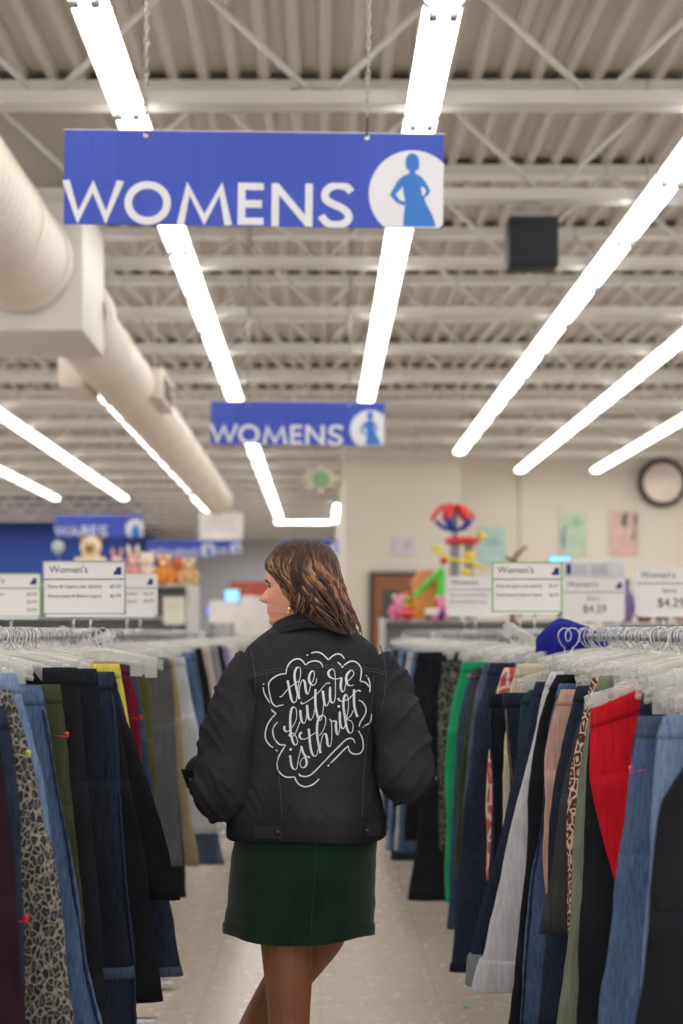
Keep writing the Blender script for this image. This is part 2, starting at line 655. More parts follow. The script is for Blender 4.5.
t = empty('speaker', (0, 0, 0), 'black box speaker hung from the ceiling joist right of the large sign', 'speaker')
p0, p1 = at(509, 265, 9.3), at(559, 216, 9.3)
MB().box((p0.x, 9.3, p0.z), (p1.x, 9.52, p1.z), .01).build('cabinet', M['black'], t)
g = MB().box((p0.x + .018, 9.288, p0.z + .018), (p1.x - .018, 9.30, p1.z - .018), .004).build('speaker_grille', M['grille'], t)
xc = (p0.x + p1.x) / 2
MB().box((xc - .05, 9.41, p1.z), (xc + .05, 9.47, HB + .004)).build('bracket', M['steel'], t)
MB().box((xc - .13, 9.33, p1.z - .002), (xc + .13, 9.46, p1.z + .03)).build('mounting_plate', M['steel'], t)

# ================================================================== hanging department signs
GLY = {  # strokes on a unit box, x right, y up
    'W': [[(0.02, 1), (.24, .0), (.5, 1.0), (.73, .0), (.98, 1)]],
    'M': [[(0.03, 0), (.18, 1), (.5, .02), (.82, 1), (.97, 0)]],
    'E': [[(.14, 0), (.14, 1)], [(.0, .92), (1, .92)], [(.0, .5), (.94, .5)], [(0, .08), (1, .08)]],
    'N': [[(.09, 0), (.09, 1)], [(.09, .97), (.91, .03)], [(.91, 0), (.91, 1)]],
    'A': [[(.02, 0), (.5, 1), (.98, 0)], [(.2, .33), (.8, .33)]],
    'R': [[(.12, 0), (.12, 1)], [(.12, .92), (.5, .92), (.72, .88), (.82, .73), (.72, .57), (.5, .52), (.12, .52)], [(.5, .5), (.9, 0)]],
    'S': [[(.94, .80), (.82, .90), (.62, .945), (.40, .93), (.22, .83), (.17, .70), (.25, .59), (.45, .51), (.66, .44), (.84, .33), (.87, .2), (.76, .10), (.55, .055), (.32, .07), (.15, .17), (.07, .26)]],
    'O': None,
}


def word(mb, letters, sw, y, clip0=None):
    """letters: (char, x0, x1, z0, z1) in metres on the sign plane; sw stroke width"""
    d = 0
    for ch, x0, x1, z0, z1 in letters:
        d += .0004
        if ch == 'O':
            n = 40
            cx, cz, rx, rz = (x0 + x1) / 2, (z0 + z1) / 2, (x1 - x0) / 2, (z1 - z0) / 2
            vs = [(cx + rx * math.cos(2 * PI * i / n), y, cz + rz * math.sin(2 * PI * i / n)) for i in range(n)]
            vs += [(cx + (rx - sw) * math.cos(2 * PI * i / n), y, cz + (rz - sw) * math.sin(2 * PI * i / n)) for i in range(n)]
            mb.add(vs, [(i, (i + 1) % n, n + (i + 1) % n, n + i) for i in range(n)], True)
            continue
        e = 0
        for st in GLY[ch]:
            e += .0001
            pts = [(x0 + a * (x1 - x0), z0 + c * (z1 - z0)) for a, c in st]
            if ch == 'S':
                pts = smooth_path(pts, 4)
            Lr, Rr = ribbon(pts, sw)
            n = len(pts)
            lo, hi = z0, z1
            cl = lambda q: (q[0], y - e, min(max(q[1], lo), hi))
            mb.add([cl(q) for q in Lr] + [cl(q) for q in Rr], [(i, i + 1, n + i + 1, n + i) for i in range(n - 1)], True)


def clip_poly(pts, x0, x1, z0, z1):
    def cut(P, f):
        out = []
        for i in range(len(P)):
            a, b2 = P[i - 1], P[i]
            fa, fb = f(a), f(b2)
            if (fa >= 0) != (fb >= 0):
                s = fa / (fa - fb)
                out.append((a[0] + (b2[0] - a[0]) * s, a[1] + (b2[1] - a[1]) * s))
            if fb >= 0:
                out.append(b2)
        return out
    for f in (lambda p: p[0] - x0, lambda p: x1 - p[0], lambda p: p[1] - z0, lambda p: z1 - p[1]):
        pts = cut(pts, f)
    return pts


FIG = [(555, 97), (568, 101), (577, 113), (580, 135), (578, 152), (567, 156), (567, 166), (585, 176), (598, 190), (608, 206), (618, 224),
       (612, 238), (598, 250), (601, 262), (612, 283), (628, 312), (638, 347), (526, 347), (528, 310), (532, 275), (518, 273), (500, 264), (480, 240),
       (492, 217), (506, 192), (522, 176), (544, 167), (545, 156), (536, 152), (531, 132), (535, 110), (545, 99)]
HOLES = [[(500, 239), (523, 212), (527, 236), (532, 262), (515, 259)], [(586, 216), (592, 210), (604, 225), (596, 243), (590, 240)]]


def womens_sign(Y, pl, pr, pt, label, tilt, chain_up, letters='WOMENS'):
    """sign whose left/right edges and top show at the given picture positions"""
    W = (pr - pl) * Y / F
    k = W / 379.0                                   # one picture pixel of the near sign
    hgt = 94 * k
    p = at(pl, pt, Y)
    t = empty('hanging_sign', p, label, 'sign', None, (0, tilt, 0))
    y = -.006
    MB().box((0, -.004, -hgt), (W, .004, 0)).build('board', M['board'], t)
    MB().box((-.004, -.003, 0), (W + .004, .003, .004)).build('top_edge', M['sign_white'], t)
    txt = MB()
    tr = lambda u: u * k
    zz = lambda v: -v * k
    if letters == 'WOMENS':
        L = [('W', 0.5, 57.5, 50, 94), ('O', 60.5, 107, 50.5, 94), ('M', 115, 166, 50.5, 94), ('E', 174, 199.5, 51, 93), ('N', 207.5, 248.5, 51, 94), ('S', 255, 289, 50, 94.5)]
    else:
        L = [('W', 0.5, 60, 46, 92), ('A', 62, 106, 46, 92), ('R', 114, 146, 46, 92), ('E', 154, 182, 46, 92), ('S', 188, 226, 46, 92)]
    word(txt, [(c, tr(a), tr(b2), zz(d2), zz(c2)) for c, a, b2, c2, d2 in L], 7.6 * k, y)
    txt.build('lettering', M['sign_white'], t)
    cx, cz, r = 348, 60, 43.5
    circ = [((cx + r * math.cos(2 * PI * i / 64)) * k, -(cz + r * math.sin(2 * PI * i / 64)) * k) for i in range(64)]
    circ = clip_poly(circ, 0, W, -hgt, 0)
    MB().poly([(a, y, c2) for a, c2 in circ]).build('disc', M['sign_white'], t)
    cv = lambda q: ((250 + q[0] / 3.415 - 65) * k, -(125 + q[1] / 3.415 - 134) * k)
    if letters == 'WOMENS':
        f = clip_poly([cv(q) for q in FIG], 0, W, -hgt, 0)
        MB().poly([(a, y - .001, c2) for a, c2 in f]).build('lady_silhouette', M['sign_fig'], t)
        hl = MB()
        for h2 in HOLES:
            hl.poly([(cv(q)[0], y - .002, cv(q)[1]) for q in h2])
        hl.build('silhouette_gaps', M['sign_white'], t)
    else:
        jar = [(330, 94), (326, 70), (338, 52), (338, 40), (358, 40), (358, 52), (370, 70), (366, 94)]
        MB().poly([(a * k, y - .001, -c2 * k) for a, c2 in jar]).build('jar_silhouette', M['sign_fig'], t)
    for u in (81, 302):
        x = u * k
        MB().ball((x, -.008, -5 * k), (3 * k, .004, 3 * k), 12, 6).build('eyelet', M['steel'], t)
        ch = MB()
        ch.tube([(x, -.012, -4 * k), (x, -.012, 17 * k)], .0035, 6)
        ch.build('hook', M['black'], t)
        ln = MB()
        z = 16 * k
        q = 0
        big = Y < 8
        while z < chain_up:
            if big:
                pts = []
                for i in range(9):
                    a = 2 * PI * i / 8
                    w2, h2 = .0075 * math.cos(a), .021 * math.sin(a)
                    pts.append((x + (w2 if q % 2 else 0), -.012 + (0 if q % 2 else w2), z + .018 + h2))
                ln.tube(pts, .0042, 5, cap=False)
                z += .031
            else:
                ln.tube([(x, -.012, z), (x, -.012, chain_up)], .008, 6)
                z = chain_up
            q += 1
        ln.build('chain', M['chain'], t)
    return t


womens_sign(5.9, 65, 444, 130, 'large blue womens sign hanging nearest the camera', .0125, HT - at(0, 130, 5.9).z)
womens_sign(12.75, 211, 384.5, 401, 'smaller blue womens sign hanging farther back over the aisle', .010, HT - at(0, 401, 12.75).z)
womens_sign(25.3, 55, 143, 515, 'blue wares sign hanging in front of the deep blue wall', 0.0, HT - at(0, 515, 25.3).z, 'WARES')
womens_sign(30.0, 147, 214, 540, 'far blue hanging sign below the short lights, left one of the pair', 0.0, HT - at(0, 540, 30).z)
womens_sign(31.0, 186, 241, 540, 'far blue hanging sign below the white placard, right one of the pair', 0.0, HT - at(0, 540, 31).z)
womens_sign(33.0, 281, 342, 540, 'far blue hanging sign seen just above the head of the woman', 0.0, HT - at(0, 540, 33).z)

# white placard and paper star that hang at the back
t = empty('hanging_placard', at(221, 526, 24.6), 'blank looking white placard hanging below the end of the round duct', 'sign')
MB().box((-.38, -.01, -.24), (.38, .01, .24)).build('card', M['card'], t)
ln = MB()
for i in range(3):
    ln.box((-.24, -.013, .1 - i * .09), (.24, -.0105, .115 - i * .09))
ln.build('faded_lines', plain('faded ink', rgb(196, 190, 200), .8), t)
for sx in (-.28, .28):
    MB().tube([(sx, 0, .24), (sx, 0, HT - at(221, 526, 24.6).z)], .004, 5).build('cord', M['chain'], t)

c0 = at(321, 479, 17.2)
t = empty('paper_star', c0, 'yellow paper star with green middle hanging from the far ceiling', 'decoration')
b = MB()
n = 16
st = [((.27 if i % 2 == 0 else .15) * math.cos(2 * PI * i / n), .82 * (.24 if i % 2 == 0 else .13) * math.sin(2 * PI * i / n)) for i in range(n)]
b.prism(st, -.01, .01).build('star', plain('faded yellow paper', rgb(196, 186, 158), .8), t)
MB().ball((0, -.012, 0), (.1, .02, .1), 16, 8).build('green_middle', plain('green paper', rgb(128, 168, 128), .8), t)
MB().tube([(0, 0, .2), (0, 0, HT - c0.z)], .003, 5).build('thread', M['chain'], t)

# ================================================================== clothing racks
RX, RZ = .85, 1.415                                    # rail offset from the aisle middle, rail height


def rack(X, Y0, Y1, label):
    t = empty('clothing_rack', (X, (Y0 + Y1) / 2, 0), label, 'clothing rack')
    h = (Y1 - Y0) / 2
    MB().tube([(0, -h, RZ), (0, h, RZ)], .010, 14).build('rail', M['rail'], t)
    for s in (-1, 1):
        y = s * (h - .03)
        MB().box((-.0125, y - .0125, .03), (.0125, y + .0125, RZ + .01), .002).build('post', M['steel'], t)
        MB().box((-.26, y - .02, .01), (.26, y + .02, .04), .004).build('foot', M['steel'], t)
        MB().ball((0, s * h, RZ), .018, 12, 8).build('end_cap', M['steel'], t)
    return t


rack(RX, 1.6, 6.16, 'near chrome clothing rack along the right side of the aisle')
rack(RX, 6.27, 10.4, 'second chrome clothing rack on the right, behind the elbow of the woman')
rack(RX, 10.8, 14.6, 'farthest chrome clothing rack on the right of the aisle')
rack(-RX, 1.6, 5.15, 'near chrome clothing rack along the left side of the aisle')
rack(-RX, 5.65, 9.9, 'second chrome clothing rack on the left, carrying the grey trousers')
rack(-RX, 10.3, 14.4, 'farthest chrome clothing rack on the left of the aisle')
rack(1.75, 3.6, 9.4, 'back row clothing rack on the right under the shorts price signs')
rack(-1.75, 3.6, 9.4, 'back row clothing rack at the far left')


# ---- hangers: steel hook, clear ribbed bar, two clips
def make_hanger(w, flip, drop):
    t = empty('clip_hanger', (0, 0, 0), 'clear plastic clip hanger', 'hanger')
    pts = []
    for i in range(15):
        a = PI * (1.28 - 1.42 * i / 14)
        pts.append((flip * .021 * math.cos(a), 0, .003 + .024 * math.sin(a)))
    pts += [(flip * .019, 0, -.012), (flip * .010, 0, -.026), (0, 0, -.034), (0, 0, -.045 - drop)]
    MB().tube(pts, .0021, 6).build('hook', M['steel'], t)
    b = MB()
    z0 = -.040 - drop
    arch = lambda u: z0 - .034 * abs(u) ** 1.7
    up, lo = [], []
    for i in range(17):
        u = -1 + i / 8
        up.append((u * w, 0, arch(u)))
        lo.append((u * w, 0, arch(u) - .030 + .012 * abs(u)))
    b.tube(up, .0062, 8)
    b.tube(lo, .0052, 8)
    for i in range(1, 16, 2):
        b.tube([up[i], lo[i]], .0035, 6)
    b.rings([[(p[0], y, p[2]) for p, y in ((u2, -.0015), (l2, -.0015), (l2, .0015), (u2, .0015))] for u2, l2 in zip(up, lo)])
    b.ball((0, 0, z0 - .01), (.019, .010, .022), 10, 8)
    b.build('bar', M['clear'], t)
    for s in (-1, 1):
        q = MB()
        cx = s * w * .80
        zt = arch(.8) + .004
        for y in (-.012, .012):
            q.add([(cx - .017, y, zt), (cx + .017, y, zt), (cx + .017, y * .35, zt - .058), (cx - .017, y * .35, zt - .058),
                   (cx - .017, y * 1.3, zt), (cx + .017, y * 1.3, zt), (cx + .017, y * .75, zt - .058), (cx - .017, y * .75, zt - .058)],
                  [(0, 1, 2, 3), (4, 5, 6, 7), (0, 1, 5, 4), (2, 3, 7, 6), (0, 3, 7, 4), (1, 2, 6, 5)], True)
        q.box((cx - .012, -.009, zt - .034), (cx + .012, .009, zt - .026), .003)
        q.build('clip', M['clip'], t)
    return t


DROPS = (0.0, .02, .04, .06, .08)
HANGER = [make_hanger(.165 if k % 2 else .175, 1 if k % 2 else -1, dr) for k, dr in enumerate(DROPS)]
used = [False] * len(HANGER)
hang_rng = random.Random(21)


def hanger(X, Y, label, group, yaw=0.0, roll=0.0, which=None, ztop=None):
    if ztop is not None:
        i = min(range(len(DROPS)), key=lambda k: abs(RZ - .105 - DROPS[k] - ztop))
    else:
        i = hang_rng.randrange(3) if which is None else which
    h = HANGER[i] if not used[i] else copy_tree(HANGER[i])
    used[i] = True
    h.location = (X, Y, RZ)
    h.rotation_euler = (0, roll, yaw)
    h['label'] = label
    h['group'] = group
    return h


# ---- garments
def lerp_profile(pts):
    pts = sorted(pts, key=lambda p: -p[1])

    def f(z):
        if z >= pts[0][1]: return pts[0][0]
        for (xa, za), (xb, zb) in zip(pts, pts[1:]):
            if z >= zb:
                s = (za - z) / max(1e-6, za - zb)
                return xa + (xb - xa) * s
        return pts[-1][0]
    return f


def section(xa, xb, Y, d, z, seed, n=18, wr=1.0, fold=0.0):
    mid, hw = (xa + xb) / 2, (xb - xa) / 2
    out = []
    for i in range(n):
        a = 2 * PI * i / n
        ca, sa = math.cos(a), math.sin(a)
        x = mid + hw * math.copysign(abs(ca) ** .75, ca)
        y = Y + d * math.copysign(abs(sa) ** .8, sa)
        q = Vector((x * 8, seed * 3.7, z * 3.2))
        y += .017 * wr * noise.noise(q) + .006 * wr * noise.noise(Vector((x * 22, seed, z * 9))) + fold * .014 * math.sin((x - mid) * 42 + seed * 2 + z * 1.5)
        x += .010 * wr * noise.noise(Vector((seed * 1.9, y * 4, z * 5))) + .003 * wr * noise.noise(Vector((seed, y * 9, z * 24)))
        out.append((x, y, z))
    return out


def garment(name, label, cat, Y, edge, m, s, kind='pants', zh=None, d=.021, ww=None, tilt=0.0, hem=None, band=None, group=None,
            leg=None, parts=True, hang=True, seam=None, cuff=None, pin=None):
    """edge: picture positions down the aisle-side border; s: +1 right rack, -1 left rack; zh: hem height if below the frame"""
    P = [(p.x, p.z) for p in (at(a, b2, Y) for a, b2 in edge)]
    ztop = min(P[0][1], 1.345)
    P[0] = (P[0][0], ztop)
    if zh is not None and zh < P[-1][1] - .02:
        P.append((P[-1][0] + (P[-1][0] - P[-2][0]) * .3, zh))
    zh = P[-1][1]
    xo = lerp_profile(P)
    x0 = xo(ztop)
    half = abs(s * RX - x0)
    half = min(max(half, .15), .235) if ww is None else ww / 2
    c = x0 + s * half
    seed = Y * 7.13 + (3 if s > 0 else 0)
    t = empty(name, (c, Y, ztop), label, cat, group)

    def sec(xa, xb, z, dd, sd, wr=1.0, fold=0.0, zoff=0):
        r = section(xa, xb, Y, dd, z, sd, wr=wr, fold=fold)
        k = max(0.0, 1 - (ztop - z) / .22)
        return [(x - c, y - Y, z + zoff - ztop + tilt * k * (x - x0) / (2 * half) * s) for x, y, z in r]
    b = MB()
    long_ = ztop - zh
    zc = ztop - (min(.30, long_ * .45) if kind == 'pants' else long_)
    rs = []
    nrow = max(4, int((ztop - zc) / .03))
    for i in range(nrow + 1):
        z = ztop - (ztop - zc) * i / nrow
        xa = xo(z)
        xb = 2 * c - xa
        rs.append(sec(min(xa, xb), max(xa, xb), z, d * (1 + .25 * i / nrow), seed, .4 + .6 * i / nrow, fold=(.9 * i / nrow if kind == 'skirt' else 0)))
    b.rings(rs)
    if kind == 'pants':
        for side in (0, 1):
            rs = []
            n2 = max(6, int((zc - zh) / .035))
            for i in range(n2 + 1):
                u = i / n2
                z = zc + .03 - (zc + .03 - zh) * u
                xa = xo(z)
                w0 = abs(c - xo(zc)) + .006
                wl = w0 + ((leg or w0 * .86) - w0) * min(1, u * 1.15)
                xb = xa + s * wl
                if side:
                    xa, xb = 2 * c - xa, 2 * c - xb
                rs.append(sec(min(xa, xb), max(xa, xb), z, d * 1.25 * (1 - .08 * u), seed))
            b.rings(rs)
    b.build('body_cloth', m, t)
    if parts:
        rs = []
        for i in range(4):
            z = ztop + .001 - .042 * i / 3
            xa = xo(z)
            xb = 2 * c - xa
            rs.append(sec(min(xa, xb) - .002, max(xa, xb) + .002, z, d + .0025, seed, .4))
        b = MB().rings(rs)
        wb = b.build('waistband', band or m, t)
        if kind == 'pants' and seam in (thrd, tan_thread):
            st = MB()
            for side in ((0,) if hang else (0,)):                    # raised outseam with puckers
                k2 = 1.0 if seam is thrd else .45
                pts, rad = [], []
                n3 = int(long_ / .022)
                for i in range(n3 + 1):
                    z = ztop - .05 - (long_ - .06) * i / n3
                    pts.append((xo(z) - c + s * .004, -d * .8 + .002 * (i % 2), z - ztop))
                    rad.append((.0046 if i % 2 else .0026) * k2)
                st.tube(pts, rad, 6)
            st.build('side_seam', seam, t)
        if hem is not None and kind == 'pants':
            for side in (0, 1):
                rs = []
                for i in range(3):
                    z = zh - .001 + .028 * i / 2
                    xa = xo(z)
                    w0 = abs(c - xo(zc)) + .006
                    xb = xa + s * (leg or w0 * .86)
                    if side: xa, xb = 2 * c - xa, 2 * c - xb
                    rs.append(sec(min(xa, xb) - .002, max(xa, xb) + .002, z, d * 1.16 + .002, seed))
                MB().rings(rs).build('hem', hem, t)
        if cuff is not None:
            cm_, ch = cuff
            for side in (0, 1):
                rs = []
                for i, (fr, ex) in enumerate(((0, .006), (.1, .009), (.9, .010), (1.0, .007), (1.0, .0))):
                    z = zh - .002 + ch * fr
                    xa = xo(z)
                    w0 = abs(c - xo(zc)) + .006
                    xb = xa + s * (leg or w0 * .86)
                    if side: xa, xb = 2 * c - xa, 2 * c - xb
                    rs.append(sec(min(xa, xb) - ex, max(xa, xb) + ex, z, d * 1.16 + ex, seed))
                MB().rings(rs).build('cuff', cm_, t)
        if kind == 'pants' and seam is not None:
            for u in (-.82, -.3, .3):
                x = u * half * s * -1
                MB().box((x - .006, -d - .010, -.047), (x + .006, -d + .002, .002), .0015).build('belt_loop', m, t)
    if pin is not None:
        pc, pz = pin
        q = MB()
        x = xo(ztop - pz) - c
        q.tube([(x - s * .004, -.012, -pz), (x - s * .010, -.028, -pz - .006), (x + s * .022, -.032, -pz - .002)], .0011, 6)
        q.ball((x - s * .004, -.018, -pz), (.0055, .005, .006), 10, 6)
        q.build('tag_pin', pc, t)
    if hang:
        side_word = 'right' if s > 0 else 'left'
        row = 'near' if Y < (6.3 if s > 0 else 5.4) else 'second'
        hanger(c, Y + .001, 'clear plastic clip hanger holding a garment on the %s %s rack' % (row, side_word),
               'clip hangers on the %s %s rack' % (row, side_word), yaw=hang_rng.uniform(-.09, .09), ztop=ztop)
    return t


pinR = plain('red plastic', rgb(214, 52, 56), .4)
pinP = plain('pink plastic', rgb(206, 84, 150), .4)
pinY = plain('yellow plastic', rgb(198, 196, 70), .4)
thr = plain('pale stitching', rgb(84, 96, 120), .8)
thrd = plain('dark stitching', rgb(30, 42, 70), .8)
tan_thread = plain('tan stitching', rgb(150, 124, 96), .8)

D = {
    'black': cloth('black twill', rgb(31, 32, 37)),
    'char': cloth('charcoal wool', rgb(66, 66, 68), .18),
    'darkgrey': cloth('dark grey suiting', rgb(84, 85, 88), .16),
    'lblue': denim('light blue denim', rgb(118, 140, 172), 1.4),
    'mblue': denim('mid blue denim', rgb(84, 104, 136), 1.5),
    'blue': denim('blue denim', rgb(62, 76, 100), 1.5),
    'dblue': denim('dark blue denim', rgb(46, 54, 72), 1.5),
    'navy': denim('navy denim', rgb(34, 38, 48), 1.6),
    'greyblue': denim('grey blue denim', rgb(78, 92, 112), 1.5),
    'red': cloth('red cotton', rgb(204, 28, 42), .12),
    'sage': cloth('sage cotton', rgb(126, 132, 116), .14),
    'olive': cloth('olive cotton', rgb(88, 88, 52), .16),
    'darkolive': cloth('dark olive cotton', rgb(62, 66, 48), .16),
    'pink': cloth('dusty pink cotton', rgb(204, 164, 150), .08),
    'white': cloth('white cotton', rgb(214, 214, 220), .06),
    'cream': cloth('cream cotton', rgb(214, 202, 180), .06),
    'green': cloth('bright green cotton', rgb(36, 156, 104), .12),
    'forest': cloth('dark teal cotton', rgb(44, 66, 70), .16),
    'maroon': cloth('maroon corduroy', rgb(104, 32, 52), .2),
    'darkmaroon': cloth('dark maroon knit', rgb(40, 24, 32), .2),
    'yellow': cloth('yellow cotton', rgb(226, 212, 92), .08),
    'tan': cloth('tan cotton', rgb(154, 140, 110), .12),
    'palegrey': cloth('pale grey cotton', rgb(186, 188, 194), .08),
    'grey': cloth('grey cotton', rgb(138, 140, 146), .12),
    'beige': cloth('beige pink cotton', rgb(196, 178, 168), .1),
    'lav': cloth('lavender cotton', rgb(150, 138, 176), .1),
    'leo': spots('black and cream leopard print', rgb(150, 142, 130), rgb(46, 48, 54), 84, rgb(96, 94, 94)),
    'leobr': spots('brown leopard print', rgb(214, 190, 170), rgb(96, 58, 42), 55),
    'camo': spots('grey black print', rgb(112, 110, 106), rgb(44, 44, 46), 44, rgb(66, 66, 64)),
    'floral': spots('red floral print', rgb(222, 198, 186), rgb(196, 92, 92), 24, rgb(214, 150, 140)),
}

J, T, SK = 'jeans', 'trousers', 'skirt'
RIGHT = [
    # name, label, material, depth, edge, options
    (T, 'black trousers at the right edge of the photo, nearest on the right rack', 'black', 2.32, [(700, 745), (683, 769), (663, 795), (655, 830), (651, 870), (645, 950), (637, 1030)], dict(zh=.22, d=.03)),
    (J, 'light blue jeans second from the front on the right rack', 'lblue', 2.62, [(664, 716), (657, 735), (653, 783), (650, 830), (648, 900), (640, 1030)], dict(zh=.2, seam=thr)),
    (J, 'mid blue jeans with grey waistband third from the front on the right rack', 'mblue', 2.82, [(640, 717), (633, 755), (626, 800), (618, 860), (608, 943), (598, 1024)], dict(zh=.16, seam=thr, band=D['greyblue'], pin=(pinP, .10))),
    (J, 'dark blue jeans directly in front of the red trousers', 'dblue', 3.02, [(645, 693), (634, 735), (626, 790), (620, 860), (614, 950), (606, 1024)], dict(zh=.2)),
    (T, 'bright red tapered trousers on the right rack', 'red', 3.16, [(592, 709), (590.5, 740), (590, 774), (594, 805), (601, 835), (608, 862), (615, 886)], dict(tilt=.12, leg=.1, ww=.30)),
    (T, 'black trousers right behind the red trousers', 'black', 3.28, [(596, 700), (589, 740), (587, 783), (584, 824), (580, 900), (576, 1020)], dict(zh=.2)),
    (T, 'sage green trousers on the right rack', 'sage', 3.40, [(600, 676), (591, 700), (581, 755), (576, 807), (574, 850), (571, 920), (563, 979), (554, 1026)], dict(zh=.36)),
    (T, 'brown leopard print trousers on the right rack', 'leobr', 3.49, [(592, 678), (582, 715), (575, 755), (568, 795), (567, 838), (568, 900), (569, 935)], dict(leg=.14)),
    (T, 'charcoal flared trousers ending above the jeans hem on the right rack', 'char', 3.58, [(586, 700), (576, 730), (568, 760), (563, 780), (557, 830), (552, 860), (545, 900), (538, 933)], dict(leg=.24)),
    (J, 'dark blue jeans between the pink and charcoal trousers', 'dblue', 3.67, [(577, 686), (565, 731), (556, 774), (553, 807), (549, 880), (543, 960), (537, 1026)], dict(zh=.4)),
    (T, 'dusty pink trousers on the right rack', 'pink', 3.75, [(561, 690), (554, 712), (546, 755), (544.5, 807), (543, 850), (544.5, 893)], dict(leg=.11)),
    (J, 'mid blue jeans with puckered side seam on the right rack', 'mblue', 3.83, [(560, 684), (550, 720), (545, 770), (540, 824), (530, 880), (523, 967), (519, 1026)], dict(zh=.35, seam=thrd)),
    (T, 'black slim trousers beside the white trousers', 'black', 3.91, [(557, 675), (547, 692), (540, 720), (534, 755), (528, 807), (523, 880), (514, 980), (508, 1024)], dict(zh=.34)),
    (T, 'white trousers with turned up cuffs on the right rack', 'white', 4.00, [(552, 672), (544, 690), (537, 723), (529, 755), (519, 795), (507, 850), (494, 905), (480, 960), (473, 990)], dict(cuff=(D['white'], .09), hem=D['grey'], leg=.15)),
    (J, 'dark blue jeans with pale grey turned up cuffs on the right rack', 'dblue', 4.10, [(536, 682), (526, 715), (519, 750), (510, 790), (502, 827), (490, 870), (476, 930), (467, 984)], dict(cuff=(D['grey'], .09), seam=thr, leg=.16)),
    (T, 'dark teal trousers on the right rack', 'forest', 4.19, [(530, 690), (521, 698), (518, 738), (514, 780), (508, 830), (498, 900)], dict()),
    (J, 'dark blue jeans with wide waistband on the right rack, showing their front', 'dblue', 4.30, [(503, 693), (503, 700), (506, 740), (510, 773), (512, 810), (508, 860)], dict(ww=.42, seam=tan_thread, leg=.12)),
    (T, 'cream trousers on the right rack', 'cream', 4.42, [(519, 664), (510, 690), (504, 741), (503, 790), (502, 827), (498, 880)], dict()),
    (J, 'navy jeans hanging beside the wide dark blue jeans', 'navy', 4.53, [(491, 694), (488, 717), (489, 750), (492, 780), (492, 834), (488, 900), (486, 940)], dict(leg=.13, seam=thrd)),
    (T, 'red floral print trousers on the right rack', 'floral', 4.66, [(505, 668), (494, 700), (489, 757), (487, 800), (486, 850), (487, 880)], dict(leg=.12)),
    (J, 'dark blue long jeans on the right rack with frayed hem', 'dblue', 4.90, [(491, 663), (484, 690), (477, 712), (471, 757), (464, 804), (461, 850), (455, 910), (449, 971)], dict(hem=D['navy'], seam=thr, leg=.2)),
    (J, 'grey blue jeans on the right rack near the green trousers', 'greyblue', 5.12, [(485, 663), (476, 690), (471, 720), (467, 745), (463, 800), (460, 870)], dict()),
    (T, 'dark olive trousers on the right rack near the green trousers', 'darkolive', 5.34, [(478, 668), (467, 715), (461, 757), (457, 800), (456, 850), (456, 892)], dict()),
    (J, 'blue jeans just in front of the bright green trousers', 'blue', 5.58, [(473, 668), (464, 690), (460, 710), (456, 745), (454, 804), (451, 850), (447, 929)], dict(seam=thr, pin=(pinP, .03))),
    (T, 'bright green trousers on the right rack', 'green', 5.92, [(463, 662), (456, 685), (452, 700), (448, 734), (445, 762), (445, 804), (446, 850), (445, 902)], dict(leg=.16)),
    (T, 'grey and black print trousers at the front end of the second right rack', 'camo', 6.52, [(443, 662), (439, 690), (438, 720), (438, 780), (440, 850)], dict()),
    (T, 'black wide flared trousers on the second right rack', 'black', 6.75, [(430, 656), (424, 690), (423, 730), (421, 770), (420, 806), (417, 840), (412, 875), (407, 900)], dict(leg=.24)),
    (T, 'black cropped trousers on the second right rack beside the sleeve', 'black', 7.10, [(418, 652), (412, 680), (409, 720), (407, 780), (404, 840)], dict()),
    (J, 'pale blue jeans on the second right rack behind the sleeve', 'mblue', 7.45, [(414, 652), (408, 680), (404, 740), (400, 800), (397, 852)], dict()),
    (T, 'pale grey trousers on the second right rack behind the sleeve', 'palegrey', 7.80, [(408, 652), (401, 690), (398, 760), (394, 850)], dict()),
    (J, 'dark blue jeans fourth behind the sleeve on the second right rack', 'dblue', 8.2, [(404, 652), (398, 690), (394, 760), (390, 860)], dict()),
    (J, 'light blue jeans fifth behind the sleeve on the second right rack', 'lblue', 8.7, [(399, 650), (394, 690), (390, 760), (386, 850)], dict()),
    (T, 'black trousers sixth behind the sleeve on the second right rack', 'black', 9.2, [(396, 650), (391, 690), (387, 760), (384, 830)], dict()),
    (J, 'grey blue jeans near the far end of the second right rack', 'greyblue', 9.7, [(392, 649), (388, 690), (384, 760), (382, 830)], dict()),
    (T, 'grey trousers at the far end of the second right rack', 'grey', 10.15, [(389, 648), (385, 690), (382, 760), (380, 830)], dict()),
]
